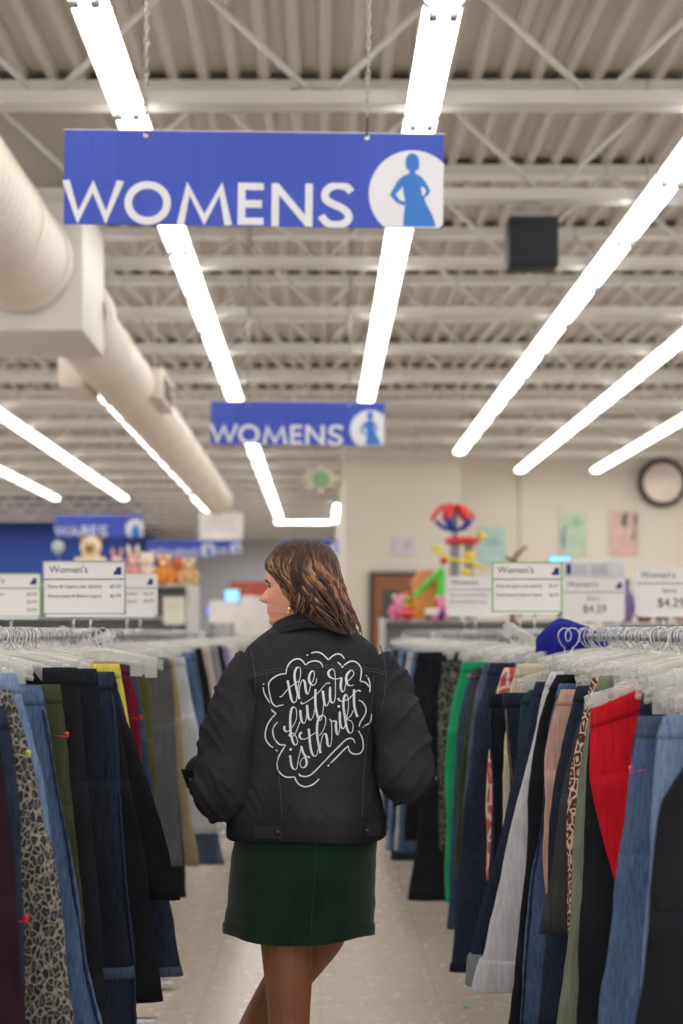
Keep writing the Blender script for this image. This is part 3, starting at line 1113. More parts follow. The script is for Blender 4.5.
LEFT = [
    (T, 'dark maroon knit trousers at the left edge of the photo', 'darkmaroon', 2.34, [(-14, 730), (0, 752), (6, 790), (13, 850), (18, 960), (24, 1026)], dict(zh=.2, d=.03)),
    (J, 'navy jeans second from the front on the left rack', 'dblue', 2.58, [(2, 706), (9, 730), (16, 775), (22, 820), (26, 900), (27, 1026)], dict(zh=.2, pin=(pinR, .38))),
    (T, 'grey leopard print trousers at the front of the left rack', 'leo', 2.76, [(8, 690), (18, 715), (25, 740), (34, 775), (46, 830), (54, 860), (66, 943), (75, 1026)], dict(zh=.2, pin=(pinY, .12))),
    (J, 'light blue jeans behind the leopard print trousers on the left rack', 'lblue', 2.93, [(16, 668), (20, 684), (26, 707), (34, 735), (40, 765), (47, 816), (52, 860), (60, 940)], dict(seam=thr, zh=.25)),
    (J, 'bright mid blue jeans with puckered side seam on the left rack', 'mblue', 3.08, [(41, 686), (46, 707), (51, 733), (57, 770), (62, 800), (70, 837), (77, 890), (89, 971), (103, 1028)], dict(zh=.3, seam=thrd)),
    (T, 'olive green trousers with a red tag pin on the left rack', 'darkolive', 3.23, [(59, 685), (63, 710), (68, 745), (72, 781), (78, 837), (82, 900), (88, 1024)], dict(zh=.3, pin=(pinR, .11))),
    (T, 'black trousers clipped high beside the olive trousers on the left rack', 'black', 3.37, [(77, 658), (80, 690), (85, 740), (90, 800), (97, 880), (108, 1024)], dict(zh=.3)),
    (J, 'navy jeans with pale side seam on the left rack', 'navy', 3.50, [(95, 669), (99, 691), (105, 718), (108, 760), (114, 837), (118, 870), (125, 930), (134, 976)], dict(seam=thr, hem=D['greyblue'], leg=.17)),
    (J, 'dark blue jeans in front of the black skirt on the left rack', 'dblue', 3.62, [(111, 674), (115, 699), (118, 740), (122, 800), (128, 880), (136, 960)], dict(zh=.4, seam=thrd)),
    (T, 'long black trousers hanging lowest behind the navy jeans on the left rack', 'black', 3.73, [(112, 676), (120, 720), (130, 780), (142, 850), (152, 910), (161, 965), (165, 1000)], dict()),
    (SK, 'long black flared skirt on the left rack', 'black', 3.86, [(113, 684), (119, 700), (130, 725), (141, 763), (153, 800), (165, 840), (172, 868), (180, 899)], dict(kind='skirt', d=.024)),
    (J, 'blue jeans with hem showing below the black skirt', 'dblue', 3.98, [(114, 672), (122, 700), (132, 745), (146, 800), (160, 860), (172, 910), (183, 975)], dict(hem=D['greyblue'], leg=.2)),
    (T, 'yellow trousers mostly hidden on the left rack', 'yellow', 4.12, [(118, 664), (123, 685), (127, 706), (133, 760), (139, 830), (145, 900), (149, 930)], dict(leg=.045, ww=.09)),
    (T, 'maroon corduroy trousers on the left rack', 'maroon', 4.28, [(117, 640), (122, 652), (129, 675), (138, 699), (141, 720), (142, 760), (143, 800)], dict(leg=.08, ww=.16, pin=(pinR, .17))),
    (J, 'blue jeans behind the maroon trousers on the left rack', 'blue', 4.46, [(130, 662), (136, 675), (140, 695), (146, 730), (151, 770), (156, 830)], dict(seam=thr, ww=.22, leg=.1)),
    (T, 'olive trousers at the far end of the near left rack', 'olive', 4.72, [(143, 662), (148, 675), (152, 695), (154, 730), (155, 780), (156, 850)], dict(leg=.14)),
    (T, 'dark grey wide trousers at the front end of the second left rack', 'darkgrey', 5.95, [(168, 658), (172, 675), (174, 700), (177, 760), (179, 816), (183, 866)], dict(ww=.40, leg=.2)),
    (T, 'long black trousers showing below the dark grey wide trousers', 'black', 6.18, [(170, 662), (174, 700), (178, 780), (184, 850), (187, 897)], dict()),
    (T, 'tan trousers on the second left rack', 'tan', 6.42, [(174, 658), (179, 690), (183, 740), (187, 790), (193, 830), (200, 866)], dict()),
    (T, 'pale grey cotton trousers hanging wide on the second left rack', 'palegrey', 6.75, [(184, 657), (189, 685), (197, 728), (204, 758), (211, 787), (220, 833)], dict(leg=.22)),
    (J, 'dark grey blue long jeans showing below the pale grey cotton trousers', 'greyblue', 6.93, [(186, 657), (194, 700), (204, 760), (213, 805), (225, 864)], dict()),
    (J, 'light blue jeans beside the pale grey trousers on the second left rack', 'mblue', 7.05, [(190, 653), (196, 680), (203, 715), (209, 760), (218, 830)], dict()),
    (J, 'grey blue jeans on the second left rack', 'greyblue', 7.35, [(195, 652), (202, 690), (208, 730), (214, 790)], dict()),
    (T, 'black trousers between pale jeans and beige trousers on the second left rack', 'black', 7.7, [(201, 648), (208, 680), (216, 714), (221, 760), (224, 820)], dict()),
    (T, 'beige pink trousers on the second left rack', 'beige', 8.05, [(209, 648), (215, 680), (220, 707), (224, 760)], dict()),
    (T, 'grey trousers close to the left sleeve of the woman', 'grey', 8.4, [(217, 647), (222, 670), (227, 700), (230, 760)], dict()),
    (J, 'navy jeans close to the left sleeve of the woman', 'navy', 8.75, [(222, 643), (226, 665), (231, 700), (234, 760)], dict()),
    (T, 'lavender trousers on the second left rack', 'lav', 9.1, [(227, 642), (232, 665), (236, 700), (238, 760)], dict()),
    (T, 'white trousers on the second left rack beside the lavender pair', 'white', 9.4, [(232, 641), (237, 665), (240, 700), (243, 760)], dict()),
    (T, 'cream trousers at the far end of the second left rack', 'cream', 9.7, [(236, 641), (241, 665), (245, 700), (247, 760)], dict()),
]
GROUPNAME = {1: 'trousers, jeans and skirts on the right racks', -1: 'trousers, jeans and skirts on the left racks'}
for lst, s in ((RIGHT, 1), (LEFT, -1)):
    for nm, lab, mk, Yg, edge, opt in lst:
        garment(nm, lab, {'jeans': 'jeans', 'trousers': 'trousers', 'skirt': 'skirt'}[nm], Yg, edge, D[mk], s, group=GROUPNAME[s], **opt)

# far racks: only the upper parts show, blurred
far_rng = random.Random(5)
words = [('jeans', 'dark blue', 'dblue'), ('trousers', 'black', 'black'), ('jeans', 'light blue', 'lblue'), ('trousers', 'grey', 'grey'), ('trousers', 'beige', 'beige'),
         ('jeans', 'navy', 'navy'), ('trousers', 'white', 'white'), ('trousers', 'charcoal', 'char'), ('jeans', 'mid blue', 'mblue')]
for s in (1, -1):
    sw = 'right' if s > 0 else 'left'
    for k, (nm, cw, mk) in enumerate(words):
        Yg = 11.0 + k * .38
        x = .62 * s
        px = lambda X, Yq: CX + X * F / Yq
        py = lambda Z, Yq: CY + (H - Z) * F / Yq
        e = [(px(x, Yg), py(1.26, Yg)), (px(x - s * .05, Yg), py(.9, Yg)), (px(x - s * (.08 + .04 * far_rng.random()), Yg), py(.2 + .2 * far_rng.random(), Yg))]
        garment(nm, '%s %s on the farthest %s rack of the aisle' % (cw, nm, sw), nm, Yg, e, D[mk], s, group='clothes on the farthest %s rack' % sw, parts=False, hang=False)
        hanger(s * RX, Yg, 'clear plastic clip hanger on the farthest %s rack' % sw, 'clip hangers on the farthest %s rack' % sw, yaw=far_rng.uniform(-.3, .3), which=0)

# tightly packed hangers between the ones that hold the visible garments
GY = {1: [g[3] for g in RIGHT], -1: [g[3] for g in LEFT]}


def pack(s, X, Y0, Y1, step, label, group, rng, avoid=True, yawr=.34):
    y = Y0
    while y < Y1:
        yy = y + rng.uniform(-.006, .006)
        if not avoid or min(abs(yy - g) for g in GY[s]) > .020:
            hanger(X + rng.uniform(-.004, .004), yy, label, group, yaw=rng.uniform(-yawr, yawr), roll=rng.uniform(-.05, .05))
        y += step


rg = random.Random(3)
pack(1, RX, 2.5, 6.15, .042, 'clear plastic clip hanger holding a garment on the near right rack', 'clip hangers on the near right rack', rg)
pack(-1, -RX, 2.7, 5.1, .042, 'clear plastic clip hanger holding a garment on the near left rack', 'clip hangers on the near left rack', rg)
pack(1, RX, 6.5, 10.3, .10, 'clear plastic clip hanger holding a garment on the second right rack', 'clip hangers on the second right rack', rg)
pack(-1, -RX, 5.75, 9.8, .10, 'clear plastic clip hanger holding a garment on the second left rack', 'clip hangers on the second left rack', rg)
pack(1, 1.75, 5.0, 9.3, .10, 'clear plastic clip hanger on the back row rack at the right', 'clip hangers on the back right rack', rg, False)
pack(-1, -1.75, 5.6, 9.3, .12, 'clear plastic clip hanger on the back row rack at the left', 'clip hangers on the back left rack', rg, False)

# back row garments seen between the hooks
bw = [('shorts', 'orange brown', cloth('orange brown cotton', rgb(176, 112, 66), .1)), ('shorts', 'navy', D['navy']), ('shorts', 'light denim', D['lblue']), ('shorts', 'purple', cloth('purple cotton', rgb(96, 76, 150), .1)),
      ('shorts', 'black', D['black']), ('shorts', 'tan', D['tan']), ('shorts', 'blue denim', D['blue']), ('shorts', 'white', D['white']), ('shorts', 'red', D['red']), ('shorts', 'grey', D['grey'])]
for s in (1, -1):
    sw = 'right' if s > 0 else 'left'
    for k, (nm, cw, mm) in enumerate(bw):
        Yg = 5.55 + k * .36
        px = lambda X, Yq: CX + X * F / Yq
        py = lambda Z, Yq: CY + (H - Z) * F / Yq
        x = 1.56 * s
        e = [(px(x, Yg), py(1.27, Yg)), (px(x - s * .04, Yg), py(1.0, Yg)), (px(x - s * .05, Yg), py(.8, Yg))]
        garment('shorts', '%s shorts on the back row rack at the %s' % (cw, sw), 'shorts', Yg, e, mm, s, group='shorts on the back %s rack' % sw, parts=False, hang=False, ww=.38)

# ---- odd things lying over the near right rack
c0 = at(572, 636, 4.72)
SH = [(-.105, 1.345), (-.104, 1.36), (-.100, 1.39), (-.088, 1.42), (-.066, 1.448), (-.035, 1.462), (-.005, 1.462), (.03, 1.452), (.07, 1.438), (.105, 1.42), (.125, 1.40), (.13, 1.36)]
xc0 = c0.x
poly_ = smooth_path(SH + [(.10, 1.345), (.0, 1.338), (-.07, 1.335), SH[0]], 4)[:-1]
rings = []
for k in range(25):
    yy = -.15 + .30 * k / 24
    sc = max(.05, (1 - (abs(yy) / .152) ** 2.4)) ** .42
    ring = []
    for i, (x, z) in enumerate(poly_):
        fx = 1 + .10 * math.sin(yy * 46 + x * 30) + .16 * noise.noise(Vector((x * 14, yy * 12, z * 14)))
        ring.append((xc0 + (x - .01) * sc * fx, 4.72 + yy + .012 * noise.noise(Vector((x * 20, yy * 5, z * 20))), 1.39 + (z - 1.39) * sc * (fx if z > 1.39 else 1)))
    rings.append(ring)
hd = MB().rings(rings).build('hoodie', cloth('royal blue fleece', rgb(36, 38, 140), .15), None)
tag(hd, 'royal blue fleece hoodie slung over the right rack below the green framed sign', 'hoodie')
sock = MB()
sock.tube(smooth_path([(c0.x + .085, 4.50, 1.45), (c0.x + .10, 4.49, 1.40), (c0.x + .09, 4.49, 1.34), (c0.x + .10, 4.48, 1.28)], 5), [.028] * 15 + [.02], 10, flat=.5)
tag(sock.build('grey_cloth', cloth('grey jersey', rgb(168, 172, 184), .1), None), 'small grey cloth hanging over the right rail beside the blue hoodie', 'cloth')
for pxh, Yh, yaw, roll, lab in ((617, 4.35, .5, -.62, 'loose clear hanger tipped up above the right rail beside the hoodie'), (500, 5.2, -.5, .75, 'loose clear hanger tipped up at the left of the blue hoodie'), (14, 3.7, .6, .6, 'loose clear hanger tipped up at the left edge of the photo'), (112, 4.7, -.4, -.55, 'loose clear hanger tipped up beside the maroon trousers')):
    h = copy_tree(HANGER[1])
    p = at(pxh, 640, Yh)
    h.location = (math.copysign(RX, p.x), Yh, RZ + .008)
    h.rotation_euler = (0, roll, yaw)
    h['label'] = lab
    h['group'] = 'loose hangers'


# ================================================================== price signs on the rails
def price_sign(Y, x0, x1, y0, y1, title, lines, frame, label, base_z, big=None, header=False, rail_x=None):
    a, b2 = at(x0, y1, Y), at(x1, y0, Y)
    w, h = b2.x - a.x, b2.z - a.z
    t = empty('price_sign', (a.x, Y, a.z), label, 'price sign', 'price signs on the racks')
    hb = h
    MB().box((0, 0, 0), (w, .004, h)).build('card', M['card'], t)
    f = MB()
    e = .0045
    for lo, hi in (((-e, -.004, -e), (0, .006, h + e)), ((w, -.004, -e), (w + e, .006, h + e)), ((-e, -.004, h), (w + e, .006, h + e)), ((-e, -.004, -e), (w + e, .006, 0))):
        f.box(lo, hi)
    f.build('frame', frame, t)
    MB().box((.03 * w, -.010, -.014), (.97 * w, .006, -.0046)).build('holder_foot', M['sign_white'], t)
    if header:
        MB().box((0, -.006, h * .72), (w, -.0012, h)).build('header_card', plain('grey white card', rgb(214, 212, 216), .5), t)
        lg = MB().box((.05 * w, -.008, h * .77), (.13 * w, -.0062, h * .95))
        lg.build('logo', M['navy_ink'], t)
        bl = MB()
        for k in range(3):
            bl.box((.18 * w, -.008, h * (.78 + .06 * k)), (.38 * w, -.0062, h * (.805 + .06 * k)))
            bl.box((.45 * w, -.008, h * (.78 + .06 * k)), (.72 * w, -.0062, h * (.805 + .06 * k)))
        bl.build('faint_lines', plain('pale grey ink', rgb(168, 170, 186), .6), t)
        hb = h * .70
    th = hb * .14
    text_mesh(title, th, M['ink'], t, 'title_lettering', .065 * w, -.0016, hb * .79)
    MB().box((0, -.002, hb * .655), (w, -.0008, hb * .672)).build('rule', M['navy_ink'], t)
    lg = MB()
    L = hb * .15
    lx, lz = w * .865, hb * .75
    pts = [(lx, lz), (lx + L, lz), (lx + L, lz + L), (lx + L * .45, lz + L)]
    for i in range(7):                                         # notch curved like half a face
        an = PI / 2 * i / 6
        pts.append((lx + L * .45 - L * .40 * math.sin(an) * .4, lz + L * .45 + L * .55 * math.cos(an)))
    pts += [(lx, lz + L * .42)]
    lg.poly([(x, -.0022, z) for x, z in pts])
    lg.build('logo', M['navy_ink'], t)
    if big:
        text_mesh('Shorts', hb * .085, M['ink'], t, 'line_lettering', w * .5, -.0016, hb * .47, 'CENTER')
        text_mesh(big, hb * .19, M['ink'], t, 'price_lettering', w * .52, -.0016, hb * .16, 'CENTER')
    else:
        z = hb * .49
        for l1, l2 in lines:
            text_mesh(l1, hb * .068, M['ink'], t, 'line_lettering', .05 * w, -.0016, z, width=min(.66, .028 * len(l1)) * w)
            text_mesh(l2, hb * .068, M['ink'], t, 'price_lettering', .82 * w, -.0016, z, width=.13 * w)
            z -= hb * .185
    xm = (rail_x - a.x) if rail_x is not None else w / 2
    for dx in (-.03, .03):
        MB().tube([(xm + dx, .002, -.008), (xm + dx, .002, base_z - a.z)], .004, 8).build('stem', M['steel'], t)
    MB().box((xm - .04, -.014, base_z - a.z - .004), (xm + .04, .018, base_z - a.z + .014), .004).build('rail_clamp', M['steel'], t)
    return t


PC = [('Pants & Capris (not denim)', '$5.29'), ('Denim Jeans & Denim Capris', '$6.79')]
PC3 = [('Skirts & Dresses', '$5.29'), ('Tops', '$4.79'), ('Shorts', '$4.29'), ('Jackets', '$6.79')]
zr = RZ + .0125
price_sign(5.06, 44, 124.5, 562, 613, "Women's", PC, M['frame_grey'], 'white womens price sign in a grey frame on the near left rack', zr, rail_x=-RX)
price_sign(6.45, 86, 156.5, 575, 614, "Women's", PC, M['sign_white'], 'white womens price sign partly behind the grey framed one on the left', zr, rail_x=-RX)
price_sign(6.1, -32, 40, 574, 616, "Women's", PC3[:3], M['green_frame'], 'white price sign in a pale green frame at the left edge of the photo', zr, rail_x=None)
price_sign(5.86, 493, 561, 563, 611, "Women's", PC, M['green_frame'], 'white womens price sign in a green frame on the near right rack', zr, rail_x=RX)
price_sign(8.1, 447, 503, 577, 614, "Women's", PC, M['sign_white'], 'white womens price sign partly behind the green framed one on the right', zr, rail_x=RX)
price_sign(8.3, 563, 624, 561, 619, "Women's", PC, M['sign_white'], 'white shorts price sign with an added header card beside the green framed sign', zr, '$4.29', True)
price_sign(6.9, 636, 703, 568, 614, "Women's", PC, M['sign_white'], 'white shorts price sign at the right edge of the photo', zr, '$4.29')

# ================================================================== back of the shop
def poster(x0, x1, y0, y1, Y, base, shapes, label):
    a, b2 = at(x0, y1, Y), at(x1, y0, Y)
    t = empty('wall_poster', (a.x, Y, a.z), label, 'poster', 'posters on the back wall')
    w, h = b2.x - a.x, b2.z - a.z
    MB().box((0, -.012, 0), (w, 0, h)).build('sheet', base, t)
    for nm, mm, pts in shapes:
        MB().poly([(u * w, -.0135, v * h) for u, v in smooth_path(pts + [pts[0]], 4)[:-1]]).build(nm, mm, t)


pg = plain('pale green poster', rgb(186, 204, 184), .6)
poster(560, 586, 514, 555, 24.98, pg, [('dark_curve', plain('dusk ink', rgb(120, 128, 148), .6), [(.12, .1), (.22, .3), (.2, .55), (.3, .72), (.12, .62), (.06, .35)]),
                                       ('green_patch', plain('leaf ink', rgb(160, 192, 164), .6), [(.3, .75), (.6, .92), (.85, .8), (.6, .68)])], 'pale green wall poster with a dark curved figure')
poster(610, 638, 512, 555, 24.98, plain('pale pink poster', rgb(214, 178, 172), .6),
       [('dark_shape', plain('dusky ink', rgb(92, 86, 96), .6), [(.38, .75), (.48, .97), (.62, .95), (.58, .72), (.5, .62)]),
        ('dark_streak', plain('dusky ink', rgb(92, 86, 96), .6), [(.82, .95), (.96, .9), (.92, .62), (.86, .35), (.78, .4), (.86, .62)])], 'pale pink wall poster with two dark shapes')
poster(479, 505, 527, 566, 24.98, plain('pale teal poster', rgb(178, 206, 204), .6),
       [('grey_band', plain('grey teal ink', rgb(150, 180, 184), .6), [(.1, .6), (.5, .75), (.9, .6), (.5, .5)])], 'pale teal wall poster behind the toy tower')
poster(394, 414, 538, 555, 23.48, plain('lavender notice', rgb(206, 200, 214), .6),
       [('pink_dot', plain('pink ink', rgb(216, 178, 190), .6), [(.55, .3), (.75, .3), (.78, .7), (.55, .72)])], 'small lavender notice on the cream wall above the door')

mc = at(662, 483, 24.9)
t = empty('convex_mirror', mc, 'round dark rimmed security mirror high on the cream wall at right', 'mirror', None, (0, 0, .1))
b = MB()
n = 40
rr = .44
b.rings([[(r * math.cos(2 * PI * i / n), y, .98 * r * math.sin(2 * PI * i / n)) for i in range(n)] for r, y in ((rr * .9, .04), (rr, .02), (rr, -.05), (rr * .84, -.07), (rr * .78, -.03))])
b.build('rim', plain('dark mirror rim', rgb(66, 58, 58), .5), t)
vs, fs = [], []
R_ = 10
for j in range(R_ + 1):
    r = rr * .80 * j / R_
    for i in range(n):
        vs.append((r * math.cos(2 * PI * i / n), -.05 - .09 * (1 - (j / R_) ** 2), .98 * r * math.sin(2 * PI * i / n)))
for j in range(R_):
    for i in range(n):
        k = (i + 1) % n
        fs.append((j * n + i, j * n + k, (j + 1) * n + k, (j + 1) * n + i))
MB().add(vs, fs).build('mirror_face', plain('painted mirror reflection', rgb(232, 220, 208), .5, metal=0, var=.10, scale=3), t)  # matt cream colour painted in place of the mirror's reflection
MB().tube([(0, .03, 0), (0, .08, 0)], .04, 10).build('mirror_bracket', M['black'], t)


def shelf_unit(name, X0, X1, Y0, Y1, ztops, label, m):
    t = empty(name, ((X0 + X1) / 2, (Y0 + Y1) / 2, 0), label, 'shelf')
    w, d2 = (X1 - X0) / 2, (Y1 - Y0) / 2
    for sx in (-1, 1):
        MB().box((sx * w - .02, -d2, 0), (sx * w + .02, d2, max(ztops) + .02), .004).build('side_panel', m, t)
    for z in ztops:
        MB().box((-w + .021, -d2, z - .025), (w - .021, d2, z), .004).build('shelf_board', m, t)
    MB().box((-w + .021, d2 - .02, .02), (w - .021, d2 - .001, max(ztops) - .026)).build('back_panel', m, t)
    return t


shm = plain('shelf enamel', rgb(196, 194, 192), .4)
ZS = 1.95
shelf_unit('shelf_unit', -4.15, -1.45, 15.5, 16.7, (.4, .8, 1.2, 1.6, ZS), 'grey shelf unit of soft toys far back on the left', shm)


def plush(px, py_top, Y, hgt, m1, m2, label, zb=ZS, ears='round', bob=None):
    """seated soft toy: body, head, ears, muzzle, arms and legs"""
    p = at(px, py_top, Y)
    t = empty('soft_toy', (p.x, Y, zb), label, 'soft toy', 'soft toys on the far shelf')
    k = hgt / .40
    MB().ball((0, 0, .13 * k), (.105 * k, .09 * k, .14 * k)).build('body', m1, t)
    hd = MB().ball((0, -.01 * k, .30 * k), (.085 * k, .08 * k, .085 * k)).build('head', m1, t)
    MB().ball((0, -.08 * k, .285 * k), (.038 * k, .03 * k, .03 * k), 12, 8).build('muzzle', m2, hd)
    for s in (-1, 1):
        if ears == 'round':
            MB().ball((s * .065 * k, 0, .37 * k), (.03 * k, .02 * k, .032 * k), 12, 8).build('ear', m2, hd)
        else:
            MB().tube([(s * .035 * k, 0, .36 * k), (s * .055 * k, 0, .44 * k), (s * .06 * k, 0, .50 * k)], [.022 * k, .026 * k, .008 * k], 10, flat=.5).build('ear', m2, hd)
        MB().tube([(s * .085 * k, -.02 * k, .2 * k), (s * .13 * k, -.06 * k, .13 * k), (s * .12 * k, -.09 * k, .08 * k)], [.035 * k, .035 * k, .03 * k], 10).build('arm', m1, t)
        MB().tube([(s * .05 * k, -.04 * k, .045 * k), (s * .09 * k, -.13 * k, .042 * k), (s * .10 * k, -.17 * k, .05 * k)], [.045 * k, .042 * k, .045 * k], 10).build('leg', m1, t)
        MB().ball((s * .03 * k, -.078 * k, .32 * k), .009 * k, 8, 6).build('eye', M['black'], hd)
    return t


def pc(n2, *c):
    return plain(n2, rgb(*c), .85, var=.1, scale=20)


cr, og, tn, pk, lp, wh, br = pc('cream plush', 236, 214, 172), pc('orange plush', 228, 146, 64), pc('tan plush', 214, 178, 128), pc('pink plush', 222, 160, 150), pc('pale pink plush', 230, 200, 196), pc('white plush', 236, 228, 214), pc('brown plush', 168, 110, 80)
plush(91, 540, 15.75, .56, cr, br, 'tall cream soft toy in front of the deep blue wall')
plush(117, 548, 16.3, .36, lp, pk, 'pale pink soft toy beside the wares sign', ears='long')
plush(133, 560, 15.75, .36, pk, wh, 'pink soft toy right of the grey framed sign', ears='long')
plush(147, 560, 16.3, .40, wh, cr, 'white soft toy beside the pink one on the far shelf')
plush(164, 570, 15.75, .34, og, wh, 'orange soft toy on the far shelf, left of the darker orange one')
plush(178, 574, 16.3, .34, pc('rust plush', 206, 112, 58), br, 'darker orange soft toy on the far shelf')
plush(189, 572, 15.75, .30, tn, wh, 'tan soft toy near the right end of the far shelf')
t = empty('balloon', at(58, 547, 17), 'pale round balloon in front of the deep blue wall', 'balloon')
MB().ball((0, 0, 0), (.075, .075, .08)).build('skin', pc('pale latex', 196, 204, 206), t)
MB().tube(smooth_path([(0, 0, -.075), (.01, 0, -.3), (0, 0, -.7), (.01, 0, at(0, 632, 17).z * 0 - at(58, 547, 17).z + .02)], 4), .003, 5).build('string', M['card'], t)

# counters and checkouts further along
cm2 = plain('counter laminate', rgb(150, 142, 138), .5)


def counter(X0, X1, Y0, Y1, z, label):
    t = empty('checkout_counter', ((X0 + X1) / 2, (Y0 + Y1) / 2, 0), label, 'counter')
    w, d2 = (X1 - X0) / 2, (Y1 - Y0) / 2
    MB().box((-w, -d2, 0), (w, d2, z - .04)).build('cabinet', cm2, t)
    MB().box((-w - .03, -d2 - .03, z - .04), (w + .03, d2 + .03, z), .006).build('counter_top', shm, t)


counter(-2.3, -.55, 21.4, 22.3, 1.32, 'grey checkout counter far back between the racks and the head of the woman')


def monitor(px, py, Y, w, h, zb, c, label):
    p = at(px, py, Y)
    t = empty('monitor', (p.x, Y, zb), label, 'monitor', 'checkout screens')
    z = p.z - zb
    MB().box((-w / 2 - .015, 0, z - h / 2 - .015), (w / 2 + .015, .03, z + h / 2 + .015), .004).build('case', M['black'], t)
    MB().box((-w / 2, -.003, z - h / 2), (w / 2, .0, z + h / 2)).build('screen', glow('blue screen', rgb(*c), .8), t)
    MB().tube([(0, .02, .01), (0, .02, z - h / 2)], .018, 8).build('neck', M['black'], t)
    MB().box((-.1, -.06, 0), (.1, .09, .014), .004).build('foot', M['black'], t)


monitor(232, 596, 21.7, .22, .2, 1.32, (150, 214, 246), 'light blue checkout screen left of the face of the woman')
monitor(212, 611, 21.6, .16, .16, 1.32, (120, 150, 240), 'small blue checkout screen at the end of the far soft toy shelf')
for px, py, w, h, lab in ((222, 612, .38, .34, 'white paper sign standing between the two checkout screens'), (248, 606, .2, .32, 'white tall paper sign beside the face of the woman')):
    p = at(px, py, 21.5)
    t = empty('counter_sign', (p.x, 21.5, 1.32), lab, 'sign', 'paper signs on the checkout counter')
    MB().box((-w / 2, 0, p.z - 1.32 - h / 2), (w / 2, .01, p.z - 1.32 + h / 2)).build('sheet', M['card'], t)
    MB().box((-w / 2, -.03, 0), (w / 2, .05, .02)).build('base', M['clear'], t)
    MB().box((-.01, .011, .0), (.01, .02, p.z - 1.32)).build('stand', M['steel'], t)
p = at(174, 612, 13.5)
t = empty('price_sign', (p.x, 13.5, RZ + .0125), 'small cream price sign on the farthest left rack', 'price sign', 'price signs on the racks')
MB().box((-.10, 0, p.z - RZ - .13), (.10, .006, p.z - RZ + .13)).build('card', plain('cream card', rgb(226, 220, 206), .5), t)
MB().tube([(0, .01, 0), (0, .01, .1)], .006, 8).build('stem', M['steel'], t)
p = at(250, 593, 25)
t = empty('menu_board', (p.x, 25, 0), 'red and white board far back left of the face of the woman', 'sign')
MB().box((-.35, 0, p.z - .75), (.35, .03, p.z - .06)).build('white_panel', M['card'], t)
MB().box((-.36, -.005, p.z - .06), (.36, .035, p.z + .2)).build('red_panel', plain('faded red', rgb(188, 92, 76), .6), t)
for s in (-1, 1):
    MB().box((s * .3 - .02, .0, 0), (s * .3 + .02, .03, p.z - .751)).build('leg', M['steel'], t)

# toys piled on a shelf at the right, behind the racks
shelf_unit('shelf_unit', .66, 2.6, 15.0, 15.7, (.4, .8, 1.2, 1.56), 'grey shelf unit of plastic toys behind the right racks', shm)
TY = 15.2
tr_, tb, ty_, tg, tpk, tor, tgr = (plain(n2 + ' plastic', rgb(*c), .4, var=.05) for n2, c in (('toy red', (222, 52, 54)), ('toy blue', (36, 74, 190)), ('toy yellow', (238, 214, 70)), ('toy green', (88, 202, 72)), ('toy pink', (232, 110, 166)), ('toy orange', (240, 164, 76)), ('toy grey', (150, 150, 158))))
kx = TY / F
t = empty('toy_tower', at(461, 0, TY) * 0 + Vector((at(461, 0, TY).x, TY, 1.56)), 'tall plastic toy tower with red canopy and blue petals', 'toy')
zb = 1.56
zz = lambda py: H - (py - CY) * kx - zb
xx = lambda px: (px - 461) * kx
b = MB()
b.box((xx(450), -.06, 0), (xx(459), .06, zz(540)), .01).box((xx(465), -.06, 0), (xx(473), .06, zz(540)), .01)
b.build('column', tgr, t)
can = MB()
for i in range(7):                                              # drooping canopy leaves
    a = 2 * PI * i / 7
    pts = [(0, 0, zz(507)), (.12 * math.cos(a), .1 * math.sin(a), zz(506)), (.22 * math.cos(a), .18 * math.sin(a), zz(514)), (.27 * math.cos(a), .22 * math.sin(a), zz(520))]
    can.tube(smooth_path([(xx(452) + q[0] * .9, q[1], q[2]) for q in pts], 4), [.03] * 4 + [.05] * 5 + [.04] * 3 + [.012], 8, flat=.5)
can.build('canopy', tr_, t)
pet = MB()
for i in range(5):
    a = 2 * PI * i / 5 + .5
    pet.tube(smooth_path([(xx(455), 0, zz(532)), (xx(455) + .13 * math.cos(a), .12 * math.sin(a), zz(527)), (xx(455) + .21 * math.cos(a), .18 * math.sin(a), zz(520))], 4), [.03] * 3 + [.05] * 3 + [.05] * 2 + [.02], 8, flat=.5)
pet.build('petals', tb, t)
MB().tube([(xx(455), 0, zz(546)), (xx(455), 0, zz(508))], .03, 10).build('mast', tgr, t)
b = MB()
b.tube([(xx(462), 0, zz(544)), (xx(462), 0, zz(538))], .18, 24)
b.build('deck_disc', tr_, t)
for px, py, r in ((468, 556, .055), (466, 573, .05), (481, 537, .045), (437, 549, .04)):
    MB().ball((xx(px), -.09, zz(py)), r, 14, 10).build('ball', ty_, t)
b = MB()
b.tube(smooth_path([(xx(430), -.1, zz(548)), (xx(450), -.14, zz(560)), (xx(470), -.14, zz(563)), (xx(484), -.1, zz(570))], 5), .02, 8)
b.build('track', ty_, t)
MB().ball((xx(443), -.08, zz(561)), (.04, .04, .045), 12, 8).build('bead', tr_, t)

